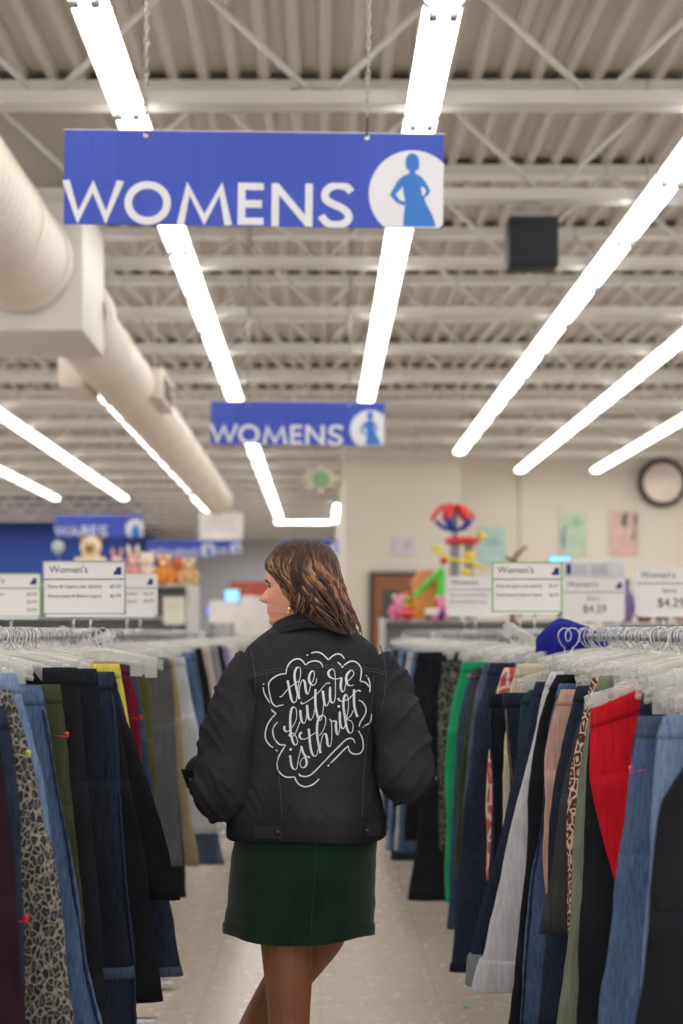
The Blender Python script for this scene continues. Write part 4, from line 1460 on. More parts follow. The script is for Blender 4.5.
X_ = lambda px: at(px, 0, TY).x
t = empty('toy_slide', (X_(430), TY - .1, 1.56), 'bright green plastic toy slide leaning beside the toy tower', 'toy')
x2 = lambda px: (px - 430) * kx
MB().tube(smooth_path([(x2(414), 0, zz(597)), (x2(422), 0, zz(588)), (x2(432), 0, zz(578)), (x2(443), 0, zz(569))], 5), [.05] * 16, 10, flat=.6).build('chute', tg, t)
MB().box((x2(436), -.03, 0), (x2(444), .03, zz(573)), .008).build('ladder', tg, t)
t = empty('toy_house', (X_(427), TY + .14, 1.56), 'orange plastic toy house behind the green slide', 'toy')
MB().box((-.14, -.08, 0), (.14, .08, zz(584)), .01).build('walls', tor, t)
MB().prism([(-.17, zz(584)), (.17, zz(584)), (.06, zz(569)), (-.08, zz(570))], -.1, .1).build('roof', plain('toy salmon plastic', rgb(236, 150, 108), .4), t)
t = empty('toy_ring_stack', (X_(408), TY + .25, 1.56), 'yellow green plastic ring toy left of the slide', 'toy')
b = MB()
for k in range(4):
    r = .10 - .018 * k
    b.tube([((r) * math.cos(2 * PI * i / 20), r * math.sin(2 * PI * i / 20), .035 + .06 * k) for i in range(21)], .033, 8)
b.build('rings', plain('toy lime plastic', rgb(196, 206, 92), .4), t)
MB().tube([(0, 0, 0), (0, 0, .3)], .02, 8).build('peg', tor, t)
plush(398, 590, TY - .12, .27, pc('toy pink plush', 230, 128, 176), wh, 'bright pink soft toy at the left end of the toy shelf', 1.56)
plush(441, 584, TY - .22, .26, pc('rose plush', 232, 120, 160), wh, 'rose pink soft toy below the green slide', 1.56)
t = empty('toy_ball', (X_(406), TY - .27, 1.56 + .075), 'red plastic toy ball on the toy shelf', 'toy')
MB().ball((0, 0, 0), .075).build('shell', tr_, t)
MB().tube([(.076 * math.cos(2 * PI * i / 24), .076 * math.sin(2 * PI * i / 24), 0) for i in range(25)], .004, 6).build('stripe', M['card'], t)
t = empty('toy_truck', (X_(432), TY - .24, 1.56), 'small white and blue toy truck on the toy shelf', 'toy')
MB().box((-.09, -.05, .03), (.05, .05, .12), .012).build('bed', M['card'], t)
MB().box((.052, -.045, .03), (.11, .045, .10), .012).build('cab', tb, t)
for sx in (-.06, .07):
    for sy in (-.052, .052):
        MB().tube([(sx, sy - .01, .026), (sx, sy + .01, .026)], .026, 12).build('wheel', M['black'], t)

# bric-a-brac on a low shelf behind the price signs at right
shelf_unit('shelf_unit', 2.75, 5.4, 13.2, 13.8, (.4, .8, 1.2, 1.52), 'grey shelf unit of ornaments behind the shorts price signs', shm)
vm = [('dark red', (118, 62, 66)), ('cream', (216, 190, 150)), ('purple', (128, 104, 158)), ('brown', (136, 92, 70)), ('grey', (140, 134, 136)), ('rose', (190, 130, 130))]
for k, (cw, c) in enumerate(vm):
    px = 590 + k * 18
    x = (px - CX) * 13.4 / F
    t = empty('vase', (x, 13.4, 1.52), '%s ornamental vase on the shelf behind the shorts price signs' % cw, 'vase', 'ornaments behind the shorts signs')
    hh = .28 + .06 * ((k * 7) % 3)
    pr = smooth_path([(.05, 0), (.085, hh * .35), (.07, hh * .62), (.035, hh * .8), (.045, hh)], 4)
    MB().rings([[(r * math.cos(2 * PI * i / 18), r * math.sin(2 * PI * i / 18), z) for i in range(18)] for r, z in pr]).build('pot', plain(cw + ' glaze', rgb(*c), .35), t)
    MB().tube([(.045 * math.cos(2 * PI * i / 18), .045 * math.sin(2 * PI * i / 18), hh) for i in range(19)], .006, 6).build('lip', plain(cw + ' glaze lip', mul(rgb(*c), .7), .35), t)
p = at(560, 561, 18)
t = empty('monitor', (p.x, 18, 0), 'pale blue lit screen just above the green framed price sign', 'monitor')
MB().box((-.15, 0, p.z - .07), (.15, .03, p.z + .07), .005).build('case', M['black'], t)
MB().box((-.14, -.004, p.z - .06), (.14, 0, p.z + .06)).build('screen', glow('pale blue screen', rgb(130, 206, 246), 1.0), t)
MB().tube([(0, .015, .02), (0, .015, p.z - .07)], .025, 8).build('stand', M['black'], t)
MB().tube([(0, .015, 0), (0, .015, .02)], .2, 20).build('foot', M['black'], t)
p = at(514, 556, 13.0)
t = empty('dried_branch', (p.x, 13.0, 0), 'brown dried branch sticking up behind the green framed price sign', 'branch')
MB().tube(smooth_path([(.0, 0, .02), (-.02, 0, .9), (0, 0, p.z - .12), (.05, 0, p.z + .03), (.12, 0, p.z + .09)], 5), [.022] * 10 + [.016] * 6 + [.012] * 4 + [.006], 8).build('stick', pc('brown twig', 130, 78, 62), t)
MB().tube([(0, 0, p.z - .05), (-.05, 0, p.z - .02), (-.085, 0, p.z - .02)], [.016, .016, .008], 8).build('twig', pc('brown twig', 130, 78, 62), t)
MB().tube([(0, 0, 0), (0, 0, .03)], .18, 18).build('foot', M['black'], t)

t = empty('floor_scrap', at(466, 1009, 5.4) * 0 + Vector((at(466, 1009, 5.4).x, 5.4, 0)), 'tiny green plastic scrap on the floor by the right rack', 'scrap')
MB().ball((0, 0, .006), (.012, .008, .006), 10, 6).build('scrap', tg, t)

# ================================================================== the woman in the aisle
def remesh(mb, voxel, m, name, smooth_it=4, fac=.5):
    """fuse overlapping closed shapes into one continuous skin"""
    o = mb.build(name, m)
    r = o.modifiers.new('fuse', 'REMESH')
    r.mode = 'VOXEL'
    r.voxel_size = voxel
    r.use_smooth_shade = True
    if smooth_it:
        s = o.modifiers.new('relax', 'SMOOTH')
        s.iterations = smooth_it
        s.factor = fac
    dg = bpy.context.evaluated_depsgraph_get()
    me = bpy.data.meshes.new_from_object(o.evaluated_get(dg))
    o.modifiers.clear()
    o.data = me
    me.name = name
    for p in me.polygons:
        p.use_smooth = True
    return o


def displace(o, fn):
    me = o.data
    ns = [v.normal.copy() for v in me.vertices]
    for v, nrm in zip(me.vertices, ns):
        v.co = v.co + fn(v.co, nrm)
    me.update()


def oval(cx, cy, z, rx, yf, yb, n=40, e=.85):
    """body ring: half width rx, reach yf to the front (+Y) and yb to the back (-Y)"""
    out = []
    for i in range(n):
        a = 2 * PI * i / n
        c, s = math.cos(a), math.sin(a)
        out.append((cx + rx * math.copysign(abs(c) ** e, c), cy + (yf if s > 0 else yb) * math.copysign(abs(s) ** e, s), z))
    return out


BX, BY = -.035, 3.62
woman = empty('person', (BX, BY, 0), 'woman seen from behind in black denim jacket and dark green skirt, head turned left', 'person')


def own(o):
    o.parent = woman
    o.matrix_parent_inverse = Matrix.Translation((-BX, -BY, 0))
    return o


# ---- head frame: u = where the face looks, v = sideways (towards the camera), z up
AZ = math.radians(163)
HU = Vector((math.cos(AZ), math.sin(AZ), 0))
HV = Vector((-HU.y, HU.x, 0))                       # her left side, towards the camera
if HV.y > 0: HV = -HV
HC = Vector((-.052, 3.63, 1.441))                   # below the chin, on the head axis


def hp(u, v, h):
    return HC + HU * u + HV * v + Vector((0, 0, h))


FRONT = [(-.004, .050), (.000, .064), (.006, .078), (.015, .084), (.026, .081), (.034, .083), (.044, .086), (.052, .085), (.060, .082), (.068, .084), (.085, .083), (.102, .080), (.115, .087), (.13, .089), (.15, .085), (.17, .073), (.19, .05), (.205, .012)]
BACK = [(-.004, .01), (.015, .03), (.04, .062), (.07, .088), (.10, .102), (.13, .104), (.16, .092), (.18, .07), (.195, .042), (.205, .012)]
SIDE = [(-.004, .020), (.005, .034), (.02, .046), (.045, .057), (.07, .065), (.10, .071), (.13, .074), (.155, .069), (.18, .05), (.195, .032), (.205, .012)]


def tab(T, h):
    for (a, x), (b2, y) in zip(T, T[1:]):
        if h <= b2:
            s = max(0, (h - a) / (b2 - a))
            s = s * s * (3 - 2 * s) * .5 + s * .5
            return x + (y - x) * s
    return T[-1][1]


def gss(x, c, s):
    return math.exp(-((x - c) / s) ** 2)


def head_pt(th, h):
    f, bk, sd = tab(FRONT, h), tab(BACK, h), tab(SIDE, h)
    c, s = math.cos(th), math.sin(th)
    ex = .80 if c > 0 else .95
    u = (f if c > 0 else bk) * math.copysign(abs(c) ** ex, c)
    v = sd * math.copysign(abs(s) ** .92, s)
    if c > 0:
        if .060 < h < .118:                                   # nose
            ln = (.118 - h) / .046
            amt = .033 * min(1, ln) ** 1.15 if h > .072 else .033 * max(0, (h - .060) / .012) ** .6
            wd = .0085 + .006 * gss(h, .072, .014)
            u += amt * gss(v, 0, wd)
        u += .0045 * gss(v, 0, .020) * (gss(h, .051, .0045) + gss(h, .040, .0055))     # lips
        u -= .003 * gss(v, 0, .022) * gss(h, .0455, .0025)
        u -= .009 * (gss(v, .032, .014) + gss(v, -.032, .014)) * gss(h, .103, .011)    # eye sockets
        u += .004 * (gss(v, .045, .016) + gss(v, -.045, .016)) * gss(h, .08, .016)     # cheek bones
    return u, v


skin = MB()
rs = []
NH = 70
for j in range(NH + 1):
    h = -.004 + .209 * j / NH
    rs.append([hp(*head_pt(2 * PI * i / 72, h), h) for i in range(72)])
skin.rings(rs)
for s in (-1, 1):                                          # ears
    skin.tube([hp(-.012, s * .066, .062), hp(-.018, s * .074, .085), hp(-.022, s * .078, .105), hp(-.012, s * .074, .118)], [.009, .012, .014, .010], 10, flat=.55)
skin.tube([(BX, 3.64, 1.30), (BX - .004, 3.635, 1.40), (-.045, 3.635, 1.47), (-.05, 3.64, 1.51)], [.075, .056, .054, .055], 20)

# torso under the clothes
skin.rings([oval(BX - .02, BY, .70, .165, .10, .115), oval(BX - .01, BY, .86, .165, .10, .12), oval(BX, BY, 1.0, .14, .085, .085), oval(BX, BY, 1.14, .13, .09, .075),
            oval(BX + .01, BY, 1.28, .15, .095, .085), oval(BX + .012, BY + .005, 1.345, .125, .055, .055), oval(BX + .01, BY + .01, 1.41, .06, .05, .05)])
# legs: one straight, the other crossing behind it
skin.tube(smooth_path([(-.095, 3.60, .84), (-.088, 3.585, .68), (-.082, 3.565, .56), (-.080, 3.56, .47), (-.082, 3.545, .36), (-.080, 3.565, .24), (-.078, 3.585, .12), (-.078, 3.59, .07)], 4),
          [r for r in [.085, .083, .081, .078, .068, .066, .064, .062, .060, .058, .056, .054, .053, .053, .054, .056, .057, .056, .054, .050, .045, .041, .038, .036, .035, .035, .036, .038, .038]], 20)
skin.tube(smooth_path([(.030, 3.635, .84), (.012, 3.685, .68), (-.055, 3.745, .56), (-.118, 3.775, .47), (-.170, 3.77, .36), (-.215, 3.795, .24), (-.250, 3.82, .12), (-.255, 3.825, .07)], 4),
          [r for r in [.085, .083, .081, .078, .068, .066, .064, .062, .060, .058, .056, .054, .053, .053, .054, .056, .057, .056, .054, .050, .045, .041, .038, .036, .035, .035, .036, .038, .038]], 20)
# arms and hands
ARM = {-1: [(-.150, 3.625, 1.330), (-.215, 3.62, 1.22), (-.243, 3.575, 1.045), (-.268, 3.66, 1.045), (-.292, 3.765, 1.055)],
       1: [(.108, 3.625, 1.330), (.172, 3.615, 1.235), (.205, 3.57, 1.075), (.226, 3.66, 1.06), (.240, 3.765, 1.045)]}
for s in (-1, 1):
    p = [Vector(q) for q in ARM[s]]
    skin.tube(smooth_path([tuple(q) for q in p], 4), [.044, .045, .046, .046, .045, .045, .044, .043, .043, .042, .04, .038, .035, .032, .03, .028, .027], 14)
    w = p[-1]
    fwd = Vector((-s * .55, .80, -.25)).normalized()           # hands turn in towards the hips
    side = Vector((0, 0, 1))
    palm_n = fwd.cross(side).normalized()
    side = palm_n.cross(fwd).normalized()
    k1 = w + fwd * .085
    skin.rings([[w + fwd * d + side * (a * math.cos(2 * PI * i / 14)) + palm_n * (b2 * math.sin(2 * PI * i / 14)) for i in range(14)]
                for d, a, b2 in ((-.01, .027, .021), (.02, .033, .017), (.06, .040, .014), (.088, .039, .012))])
    for k, ln in enumerate((.066, .076, .071, .056)):          # four fingers, curled
        b0 = k1 + side * (.029 - .0195 * k) - fwd * .012
        cur = palm_n * (-1 if s < 0 else 1)
        pts = [b0, b0 + fwd * ln * .45 + cur * .006, b0 + fwd * ln * .78 + cur * .022, b0 + fwd * ln * .92 + cur * .044]
        skin.tube(smooth_path([tuple(q) for q in pts], 3), [.0088, .0088, .0086, .0084, .0082, .008, .0078, .0074, .0071, .006], 10)
    tb0 = w + fwd * .022 + side * .026
    cur = palm_n * (-1 if s < 0 else 1)
    skin.tube(smooth_path([tuple(q) for q in (tb0, tb0 + side * .026 + fwd * .018 + cur * .008, tb0 + side * .036 + fwd * .05 + cur * .016, tb0 + side * .03 + fwd * .074 + cur * .022)], 3),
              [.013, .0125, .012, .011, .0105, .010, .0096, .009, .0085, .0066], 10)


def skin_material():
    t = NT('skin')
    at_ = t.n('ShaderNodeVertexColor')
    at_.layer_name = 'tone'
    nz = t.n('ShaderNodeTexNoise', Scale=60.0, Detail=3.0)
    t.l(t.coords(), nz.inputs['Vector'])
    mx = t.n('ShaderNodeMix', data_type='RGBA', blend_type='MULTIPLY')
    mx.inputs['Factor'].default_value = 1.0
    t.l(at_.outputs['Color'], mx.inputs['A'])
    t.l(t.ramp(nz.outputs[0], [(.3, (.93, .92, .92, 1)), (.7, (1.04, 1.04, 1.04, 1))]), mx.inputs['B'])
    t.l(mx.outputs['Result'], t.b.inputs['Base Color'])
    t.b.inputs['Roughness'].default_value = .5
    t.b.inputs['Specular IOR Level'].default_value = .35
    t.b.inputs['Subsurface Weight'].default_value = .12
    t.b.inputs['Subsurface Radius'].default_value = (.012, .005, .003)
    t.b.inputs['Subsurface Scale'].default_value = .5
    return t.m


body = own(remesh(skin, .0036, skin_material(), 'body', 2, .4))
ca = body.data.color_attributes.new('tone', 'FLOAT_COLOR', 'POINT')
SKIN, TIGHT = rgb(230, 168, 138), rgb(140, 88, 62)
for i, v in enumerate(body.data.vertices):
    q = v.co - HC
    h, u, vv = q.z, q.dot(HU), q.dot(HV)
    c = SKIN
    if v.co.z < .95 and 3.4 < v.co.y:
        k = min(1, max(0, (.95 - v.co.z) / .05))
        c = TIGHT
    elif h > -.01:
        bl = gss(h, .07, .03) * gss(u, .055, .035) * .5       # blush
        lip = (gss(h, .051, .005) + gss(h, .040, .006)) * gss(vv, 0, .021) * (1 if u > .07 else 0)
        c = tuple(a * (1 - min(1, lip)) + b2 * min(1, lip) for a, b2 in zip(tuple(a * (1 - bl) + b2 * bl for a, b2 in zip(SKIN, rgb(218, 132, 108))), rgb(168, 84, 82)))
    ca.data[i].color = (c[0], c[1], c[2], 1)

hairm = plain('dark brown brow hair', rgb(44, 30, 26), .6)
for s in (-1, 1):
    def fp(v, h, off):
        th = math.asin(max(-1, min(1, (abs(v) / max(.001, tab(SIDE, h))) ** (1 / .92))))
        u, _ = head_pt(th if v > 0 else -th, h)
        return hp(u + off, v, h)
    own(MB().tube(smooth_path([tuple(fp(s * a, h, .0015)) for a, h in ((.016, .116), (.03, .121), (.044, .118), (.053, .111))], 4), [.0012] + [.0021] * 8 + [.0018] * 3 + [.0012], 8).build('eyebrow', hairm))
    e = own(MB().ball(fp(s * .033, .102, -.0075), .0118, 18, 12).build('eye', plain('eye white', rgb(226, 220, 214), .2, var=.02)))
    ir = MB().ball(fp(s * .033, .102, -.0015), (.0058, .0058, .0058), 12, 8).build('iris', plain('brown iris', rgb(52, 34, 24), .2))
    ir.parent = e
    own(MB().tube(smooth_path([tuple(fp(s * a, h, o2)) for a, h, o2 in ((.020, .103, .001), (.028, .108, .004), (.038, .108, .005), (.049, .103, .006), (.055, .103, .010))], 4), [.0008] + [.0015] * 10 + [.0014] * 5 + [.0008], 8).build('eyelashes', hairm))
EP = at(289, 609, 3.535)
own(MB().ball(EP, (.004, .003, .007), 10, 8).ball(EP - Vector((.002, 0, .010)), (.003, .003, .005), 10, 8).build('earring', plain('gold', rgb(214, 176, 110), .25, metal=.9)))

# ---- hair: a soft shell with many tapered locks laid over it
# ring: height, left and right edge (X), near and far reach (Y)
HR = [(1.660, -.066, -.010, 3.60, 3.66), (1.653, -.092, .008, 3.575, 3.69), (1.638, -.116, .026, 3.553, 3.712), (1.617, -.131, .038, 3.538, 3.724), (1.595, -.134, .043, 3.532, 3.728),
      (1.575, -.124, .046, 3.530, 3.730), (1.555, -.110, .049, 3.530, 3.730), (1.535, -.101, .053, 3.531, 3.730), (1.512, -.093, .060, 3.531, 3.730), (1.490, -.085, .068, 3.529, 3.728),
      (1.470, -.074, .076, 3.524, 3.722), (1.452, -.048, .083, 3.517, 3.715), (1.436, -.010, .088, 3.511, 3.700), (1.422, .040, .088, 3.512, 3.66)]
HS = smooth_path(HR, 4)


def hair_ring_at(z):
    for a, b2 in zip(HS, HS[1:]):
        if z >= b2[0]:
            s = min(1, max(0, (a[0] - z) / max(1e-6, a[0] - b2[0])))
            return [x + (y - x) * s for x, y in zip(a, b2)]
    return list(HS[-1])


def hair_pt(al, z, out=0.0):
    _, xl, xr, yn, yf = hair_ring_at(z)
    cx, cy, rx, ry = (xl + xr) / 2, (yn + yf) / 2, (xr - xl) / 2 + out, (yf - yn) / 2 + out
    c, s = math.cos(al), math.sin(al)
    return Vector((cx + rx * math.copysign(abs(c) ** .9, c), cy + ry * math.copysign(abs(s) ** .9, s), z + out * (1 if z > 1.64 else 0)))


def hair_material():
    t = NT('highlighted brown hair')
    at_ = t.n('ShaderNodeVertexColor')
    at_.layer_name = 'tone'
    nz = t.n('ShaderNodeTexNoise', Scale=1.0, Detail=4.0)
    t.l(t.coords((170, 170, 16)), nz.inputs['Vector'])
    mx = t.n('ShaderNodeMix', data_type='RGBA', blend_type='MULTIPLY')
    mx.inputs['Factor'].default_value = 1.0
    t.l(at_.outputs['Color'], mx.inputs['A'])
    t.l(t.ramp(nz.outputs[0], [(.3, (.45, .42, .40, 1)), (.7, (1.35, 1.32, 1.3, 1))]), mx.inputs['B'])
    t.l(mx.outputs['Result'], t.b.inputs['Base Color'])
    t.b.inputs['Roughness'].default_value = .55
    t.b.inputs['Specular IOR Level'].default_value = .35
    t.bump(nz.outputs[0], .5, .002)
    return t.m


hb = MB()
cols = []
rs = []
for z, *_r in HS:
    rs.append([hair_pt(2 * PI * i / 96, z, -.004 + .0035 * noise.noise(Vector((i * .55, z * 5, 1)))) for i in range(96)])
hb.rings(rs)
DK, MD, CRM, GLD = rgb(50, 34, 30), rgb(74, 50, 40), rgb(142, 96, 64), rgb(184, 138, 98)
mixc = lambda a, b2, k: tuple(x + (y - x) * k for x, y in zip(a, b2))
for vtx in hb.v:
    cols.append(mixc(DK, MD, .3 + .3 * noise.noise(Vector((vtx[0] * 40, vtx[1] * 40, vtx[2] * 6)))))
hr_ = random.Random(12)
NL = 300
for i in range(NL):
    al = 2 * PI * i / NL + hr_.uniform(-.03, .03)
    zs = 1.662 - .03 * hr_.random() ** 2
    ze = 1.442 + .05 * hr_.random() ** 1.5
    back = math.cos(al)                         # +1 right (back of head), -1 face side
    if back < -.25: ze = 1.456 + .05 * hr_.random()
    if back < -.72: ze = 1.478 + .06 * hr_.random()
    if back > .3: ze -= .030 * hr_.random()
    if hr_.random() < .25: ze += .05
    hl = hr_.random()
    base = mixc(DK, MD, hr_.random())
    tip = mixc(CRM, GLD, hr_.random()) if hl > .60 else (mixc(MD, CRM, hr_.random() * .6) if hl > .38 else mixc(base, DK, .6))
    ph, amp = hr_.uniform(0, 1.9), hr_.uniform(.12, .30)
    pts, rad, tc = [], [], []
    n = 22
    for k in range(n + 1):
        u = k / n
        z = zs + (ze - zs) * u
        a2 = al + amp * u * math.sin(8.5 * u + ph + 1.6 * math.sin(al * 5)) + .05 * math.sin(11 * u + al * 7) * u
        out = .001 + .005 * hr_.random() * 0 + .009 * math.sin(9 * u + al * 4 + ph) * u * u + (.006 * u if back > .2 else .002)
        pts.append(hair_pt(a2, z, out))
        rad.append((.0052 if k else .003) * (1 - .75 * max(0, u - .7) / .3))
        tc.append(mixc(base, tip, min(1, max(0, (u - .16) * 3.2)) * (1 - .75 * max(0, u - .62) / .38)))
    o0 = len(hb.v)
    hb.tube(pts, rad, 6, flat=.6)
    for k in range(n + 1):
        cols += [tc[k]] * 6
ho = own(hb.build('hair', hair_material()))
ca = ho.data.color_attributes.new('tone', 'FLOAT_COLOR', 'POINT')
for i, c in enumerate(cols):
    ca.data[i].color = (c[0], c[1], c[2], 1)

# ---- black denim jacket
jm = cloth('washed black denim', rgb(49, 49, 54), .28, 700, .08)
jseam = plain('black denim seam', rgb(64, 64, 69), .9, var=.2, scale=80)
jb = MB()
jb.rings([oval(BX - .002, BY, .925, .196, .125, .135), oval(BX - .002, BY, .97, .197, .128, .138), oval(BX, BY, 1.02, .186, .125, .132), oval(BX + .004, BY, 1.10, .168, .125, .124),
          oval(BX + .012, BY, 1.18, .162, .13, .124), oval(BX + .022, BY, 1.26, .166, .13, .126), oval(BX + .008, BY, 1.315, .186, .115, .118), oval(BX + .010, BY, 1.36, .178, .09, .105),
          oval(BX + .010, BY, 1.394, .164, .07, .092), oval(BX + .008, BY, 1.424, .126, .06, .080), oval(BX + .004, BY + .005, 1.446, .090, .06, .070), oval(BX, BY + .01, 1.458, .068, .06, .06)])
SLV = {-1: [(-.150, 3.625, 1.352, .068), (-.188, 3.62, 1.285, .074), (-.216, 3.612, 1.21, .073), (-.238, 3.595, 1.12, .075), (-.245, 3.572, 1.035, .075), (-.262, 3.64, 1.02, .066), (-.285, 3.73, 1.045, .050)],
       1: [(.115, 3.625, 1.352, .068), (.152, 3.62, 1.285, .074), (.184, 3.61, 1.22, .074), (.206, 3.592, 1.145, .072), (.206, 3.568, 1.075, .070), (.222, 3.64, 1.055, .062), (.236, 3.73, 1.045, .050)]}
jacket = remesh(jb, .006, jm, 'jacket', 6, .5)
sleeves = []
for s in (-1, 1):
    sp = smooth_path(SLV[s], 5)
    sv = remesh(MB().tube([q[:3] for q in sp], [q[3] for q in sp], 28), .006, jm, 'sleeve', 6, .5)
    sleeves.append(sv)


def wrinkle(co, nrm):
    x, y, z = co
    a = abs(x - BX)
    arm = min(1, max(0, (a - .17) / .04))
    low = max(0, 1 - abs(z - 1.0) / .12)
    q1 = noise.noise(Vector((x * 7, y * 7, z * 13 + x * 6 * (1 if x > BX else -1))))
    q2 = noise.noise(Vector((x * 16 + 3, y * 16, z * 30 + abs(x) * 14)))
    q3 = abs(noise.noise(Vector((x * 5, y * 5 + 4, z * 16 - a * 22))))
    q4 = abs(noise.noise(Vector((x * 9 + z * 7, y * 8, z * 9 - x * 5))))
    return nrm * ((.0025 + .003 * arm) * q1 + (.001 + .0015 * arm) * q2 + (.008 * arm + .004 * low) * max(0, .2 - q3) * 5 - (.003 + .002 * arm) * max(0, .10 - q4) * 6)


bv_v, bv_f = [], []
for ob in [jacket] + sleeves:
    displace(ob, wrinkle)
    o0 = len(bv_v)
    bv_v += [v.co.copy() for v in ob.data.vertices]
    bv_f += [tuple(q + o0 for q in p.vertices) for p in ob.data.polygons]
    if ob is not jacket:
        ob.parent = jacket
own(jacket)
BV = BVHTree.FromPolygons(bv_v, bv_f)
CAM = Vector((0, 0, H))


def on_jacket(px, py, lift):
    """the spot of the jacket seen at a picture position, lifted off the cloth"""
    dr = (at(px, py, 1.0) - CAM).normalized()
    hit, nn, _, _ = BV.ray_cast(CAM, dr)
    if hit is None:
        return at(px, py, 3.53), Vector((0, -1, 0))
    if nn.dot(dr) > 0: nn = -nn
    return hit + nn * lift, nn


def paint_stroke(mb, pts, w, lift):
    L, R = ribbon(pts, w, False)
    n = len(pts)
    vs = []
    for a, c, b2 in zip(L, pts, R):
        vs += [on_jacket(a[0], a[1], lift * .5)[0], on_jacket(c[0], c[1], lift)[0], on_jacket(b2[0], b2[1], lift * .5)[0]]
    fs = []
    for i in range(n - 1):
        for k in (0, 1):
            fs.append((3 * i + k, 3 * i + k + 1, 3 * i + k + 4, 3 * i + k + 3))
    mb.add(vs, fs)


def resample(pts, step):
    out = [pts[0]]
    for a, b2 in zip(pts, pts[1:]):
        d = math.hypot(b2[0] - a[0], b2[1] - a[1])
        n = max(1, int(d / step))
        for i in range(1, n + 1):
            out.append((a[0] + (b2[0] - a[0]) * i / n, a[1] + (b2[1] - a[1]) * i / n))
    return out


def seam_line(pts, w, mm, name):
    b2 = MB()
    paint_stroke(b2, resample(smooth_path(pts, 6), 1.2), w, .0022)
    b2.build(name, mm, jacket)


seam_line([(247, 676), (262, 672), (285, 668), (315, 665.5), (345, 666), (372, 669), (388, 673)], 1.2, jseam, 'yoke_seam')
seam_line([(247, 678.5), (262, 674.5), (285, 670.5), (315, 668), (345, 668.5), (372, 671.5), (388, 675.5)], .5, plain('grey topstitch', rgb(92, 92, 98), .9), 'yoke_stitch')
seam_line([(266, 673), (270, 700), (276, 745), (280, 785), (282, 818)], 1.1, jseam, 'back_seam')
seam_line([(374, 671), (372, 700), (366, 745), (363, 785), (362, 818)], 1.1, jseam, 'back_seam')
# armhole seams
seam_line([(250, 645), (254, 665), (256, 690), (252, 712)], 1.2, jseam, 'armhole_seam')
seam_line([(380, 645), (385, 665), (385, 690), (381, 710)], 1.2, jseam, 'armhole_seam')

# lettering, drawn stroke by stroke: grids A, B, C, D are patches of the jacket back
OFF = {'A': (255, 640), 'B': (310, 640), 'C': (255, 705), 'D': (310, 690)}
G = lambda g, pts: [(OFF[g][0] + x / 9.757, OFF[g][1] + y / 9.757) for x, y in pts]
CLOUD = [
    ('A', [(282, 632), (240, 640), (205, 648), (168, 612), (146, 535), (132, 445), (155, 392), (208, 352), (258, 334), (303, 330)]),
    ('A', [(303, 334), (312, 275), (342, 222), (386, 192), (430, 186), (465, 207), (491, 245)]),
    ('A', [(491, 245), (532, 217), (580, 206), (630, 215), (653, 242), (660, 266)]),
    ('B', [(10, 131), (60, 119), (110, 131), (150, 165), (180, 197)]), ('B', [(180, 197), (220, 157), (265, 137), (305, 148), (336, 186)]),
    ('B', [(266, 218), (292, 236), (315, 269)]), ('B', [(315, 269), (352, 231), (400, 208), (440, 213), (480, 246), (499, 292), (496, 350), (486, 402)]),
    ('B', [(486, 402), (522, 409), (552, 427), (572, 458)]), ('B', [(562, 364), (576, 400), (583, 450), (580, 510)]),
    ('A', [(82, 460), (90, 510), (115, 562), (152, 622)]), ('C', [(158, 44), (182, 66), (206, 86)]),
    ('C', [(206, 86), (160, 135), (120, 202), (101, 280), (110, 340), (140, 386), (180, 417)]), ('C', [(202, 436), (222, 452)]),
    ('C', [(224, 165), (192, 202), (175, 250), (185, 311), (211, 356), (246, 388), (302, 388)]),
    ('C', [(302, 388), (265, 446), (230, 512), (218, 580), (231, 640), (270, 686), (321, 706), (386, 700)]),
    ('C', [(386, 700), (402, 740), (432, 776), (480, 796), (531, 790), (580, 765), (627, 720)]),
    ('C', [(428, 670), (450, 692), (500, 698), (546, 681)]), ('C', [(546, 681), (600, 632), (650, 578), (683, 546)]),
    ('D', [(145, 692), (220, 611), (290, 541), (340, 492), (386, 471), (420, 481), (436, 516)]),
    ('D', [(198, 714), (260, 655), (320, 592), (371, 544)]), ('D', [(371, 544), (381, 590), (411, 619), (450, 626), (490, 613), (515, 572), (515, 510), (500, 450), (470, 400)]),
    ('D', [(526, 350), (570, 326), (592, 290), (594, 222)]), ('D', [(473, 97), (512, 121), (541, 170), (541, 220), (516, 271), (486, 320), (478, 358)]),
]
DOTS = [('A', 512, 150, 1.5), ('A', 88, 428, 1.6), ('B', 545, 350, 1.3), ('D', 178, 737, 2.0), ('D', 470, 402, 1.6), ('D', 512, 362, 1.2), ('C', 350, 432, 2.7), ('D', 280, 160, 2.6)]
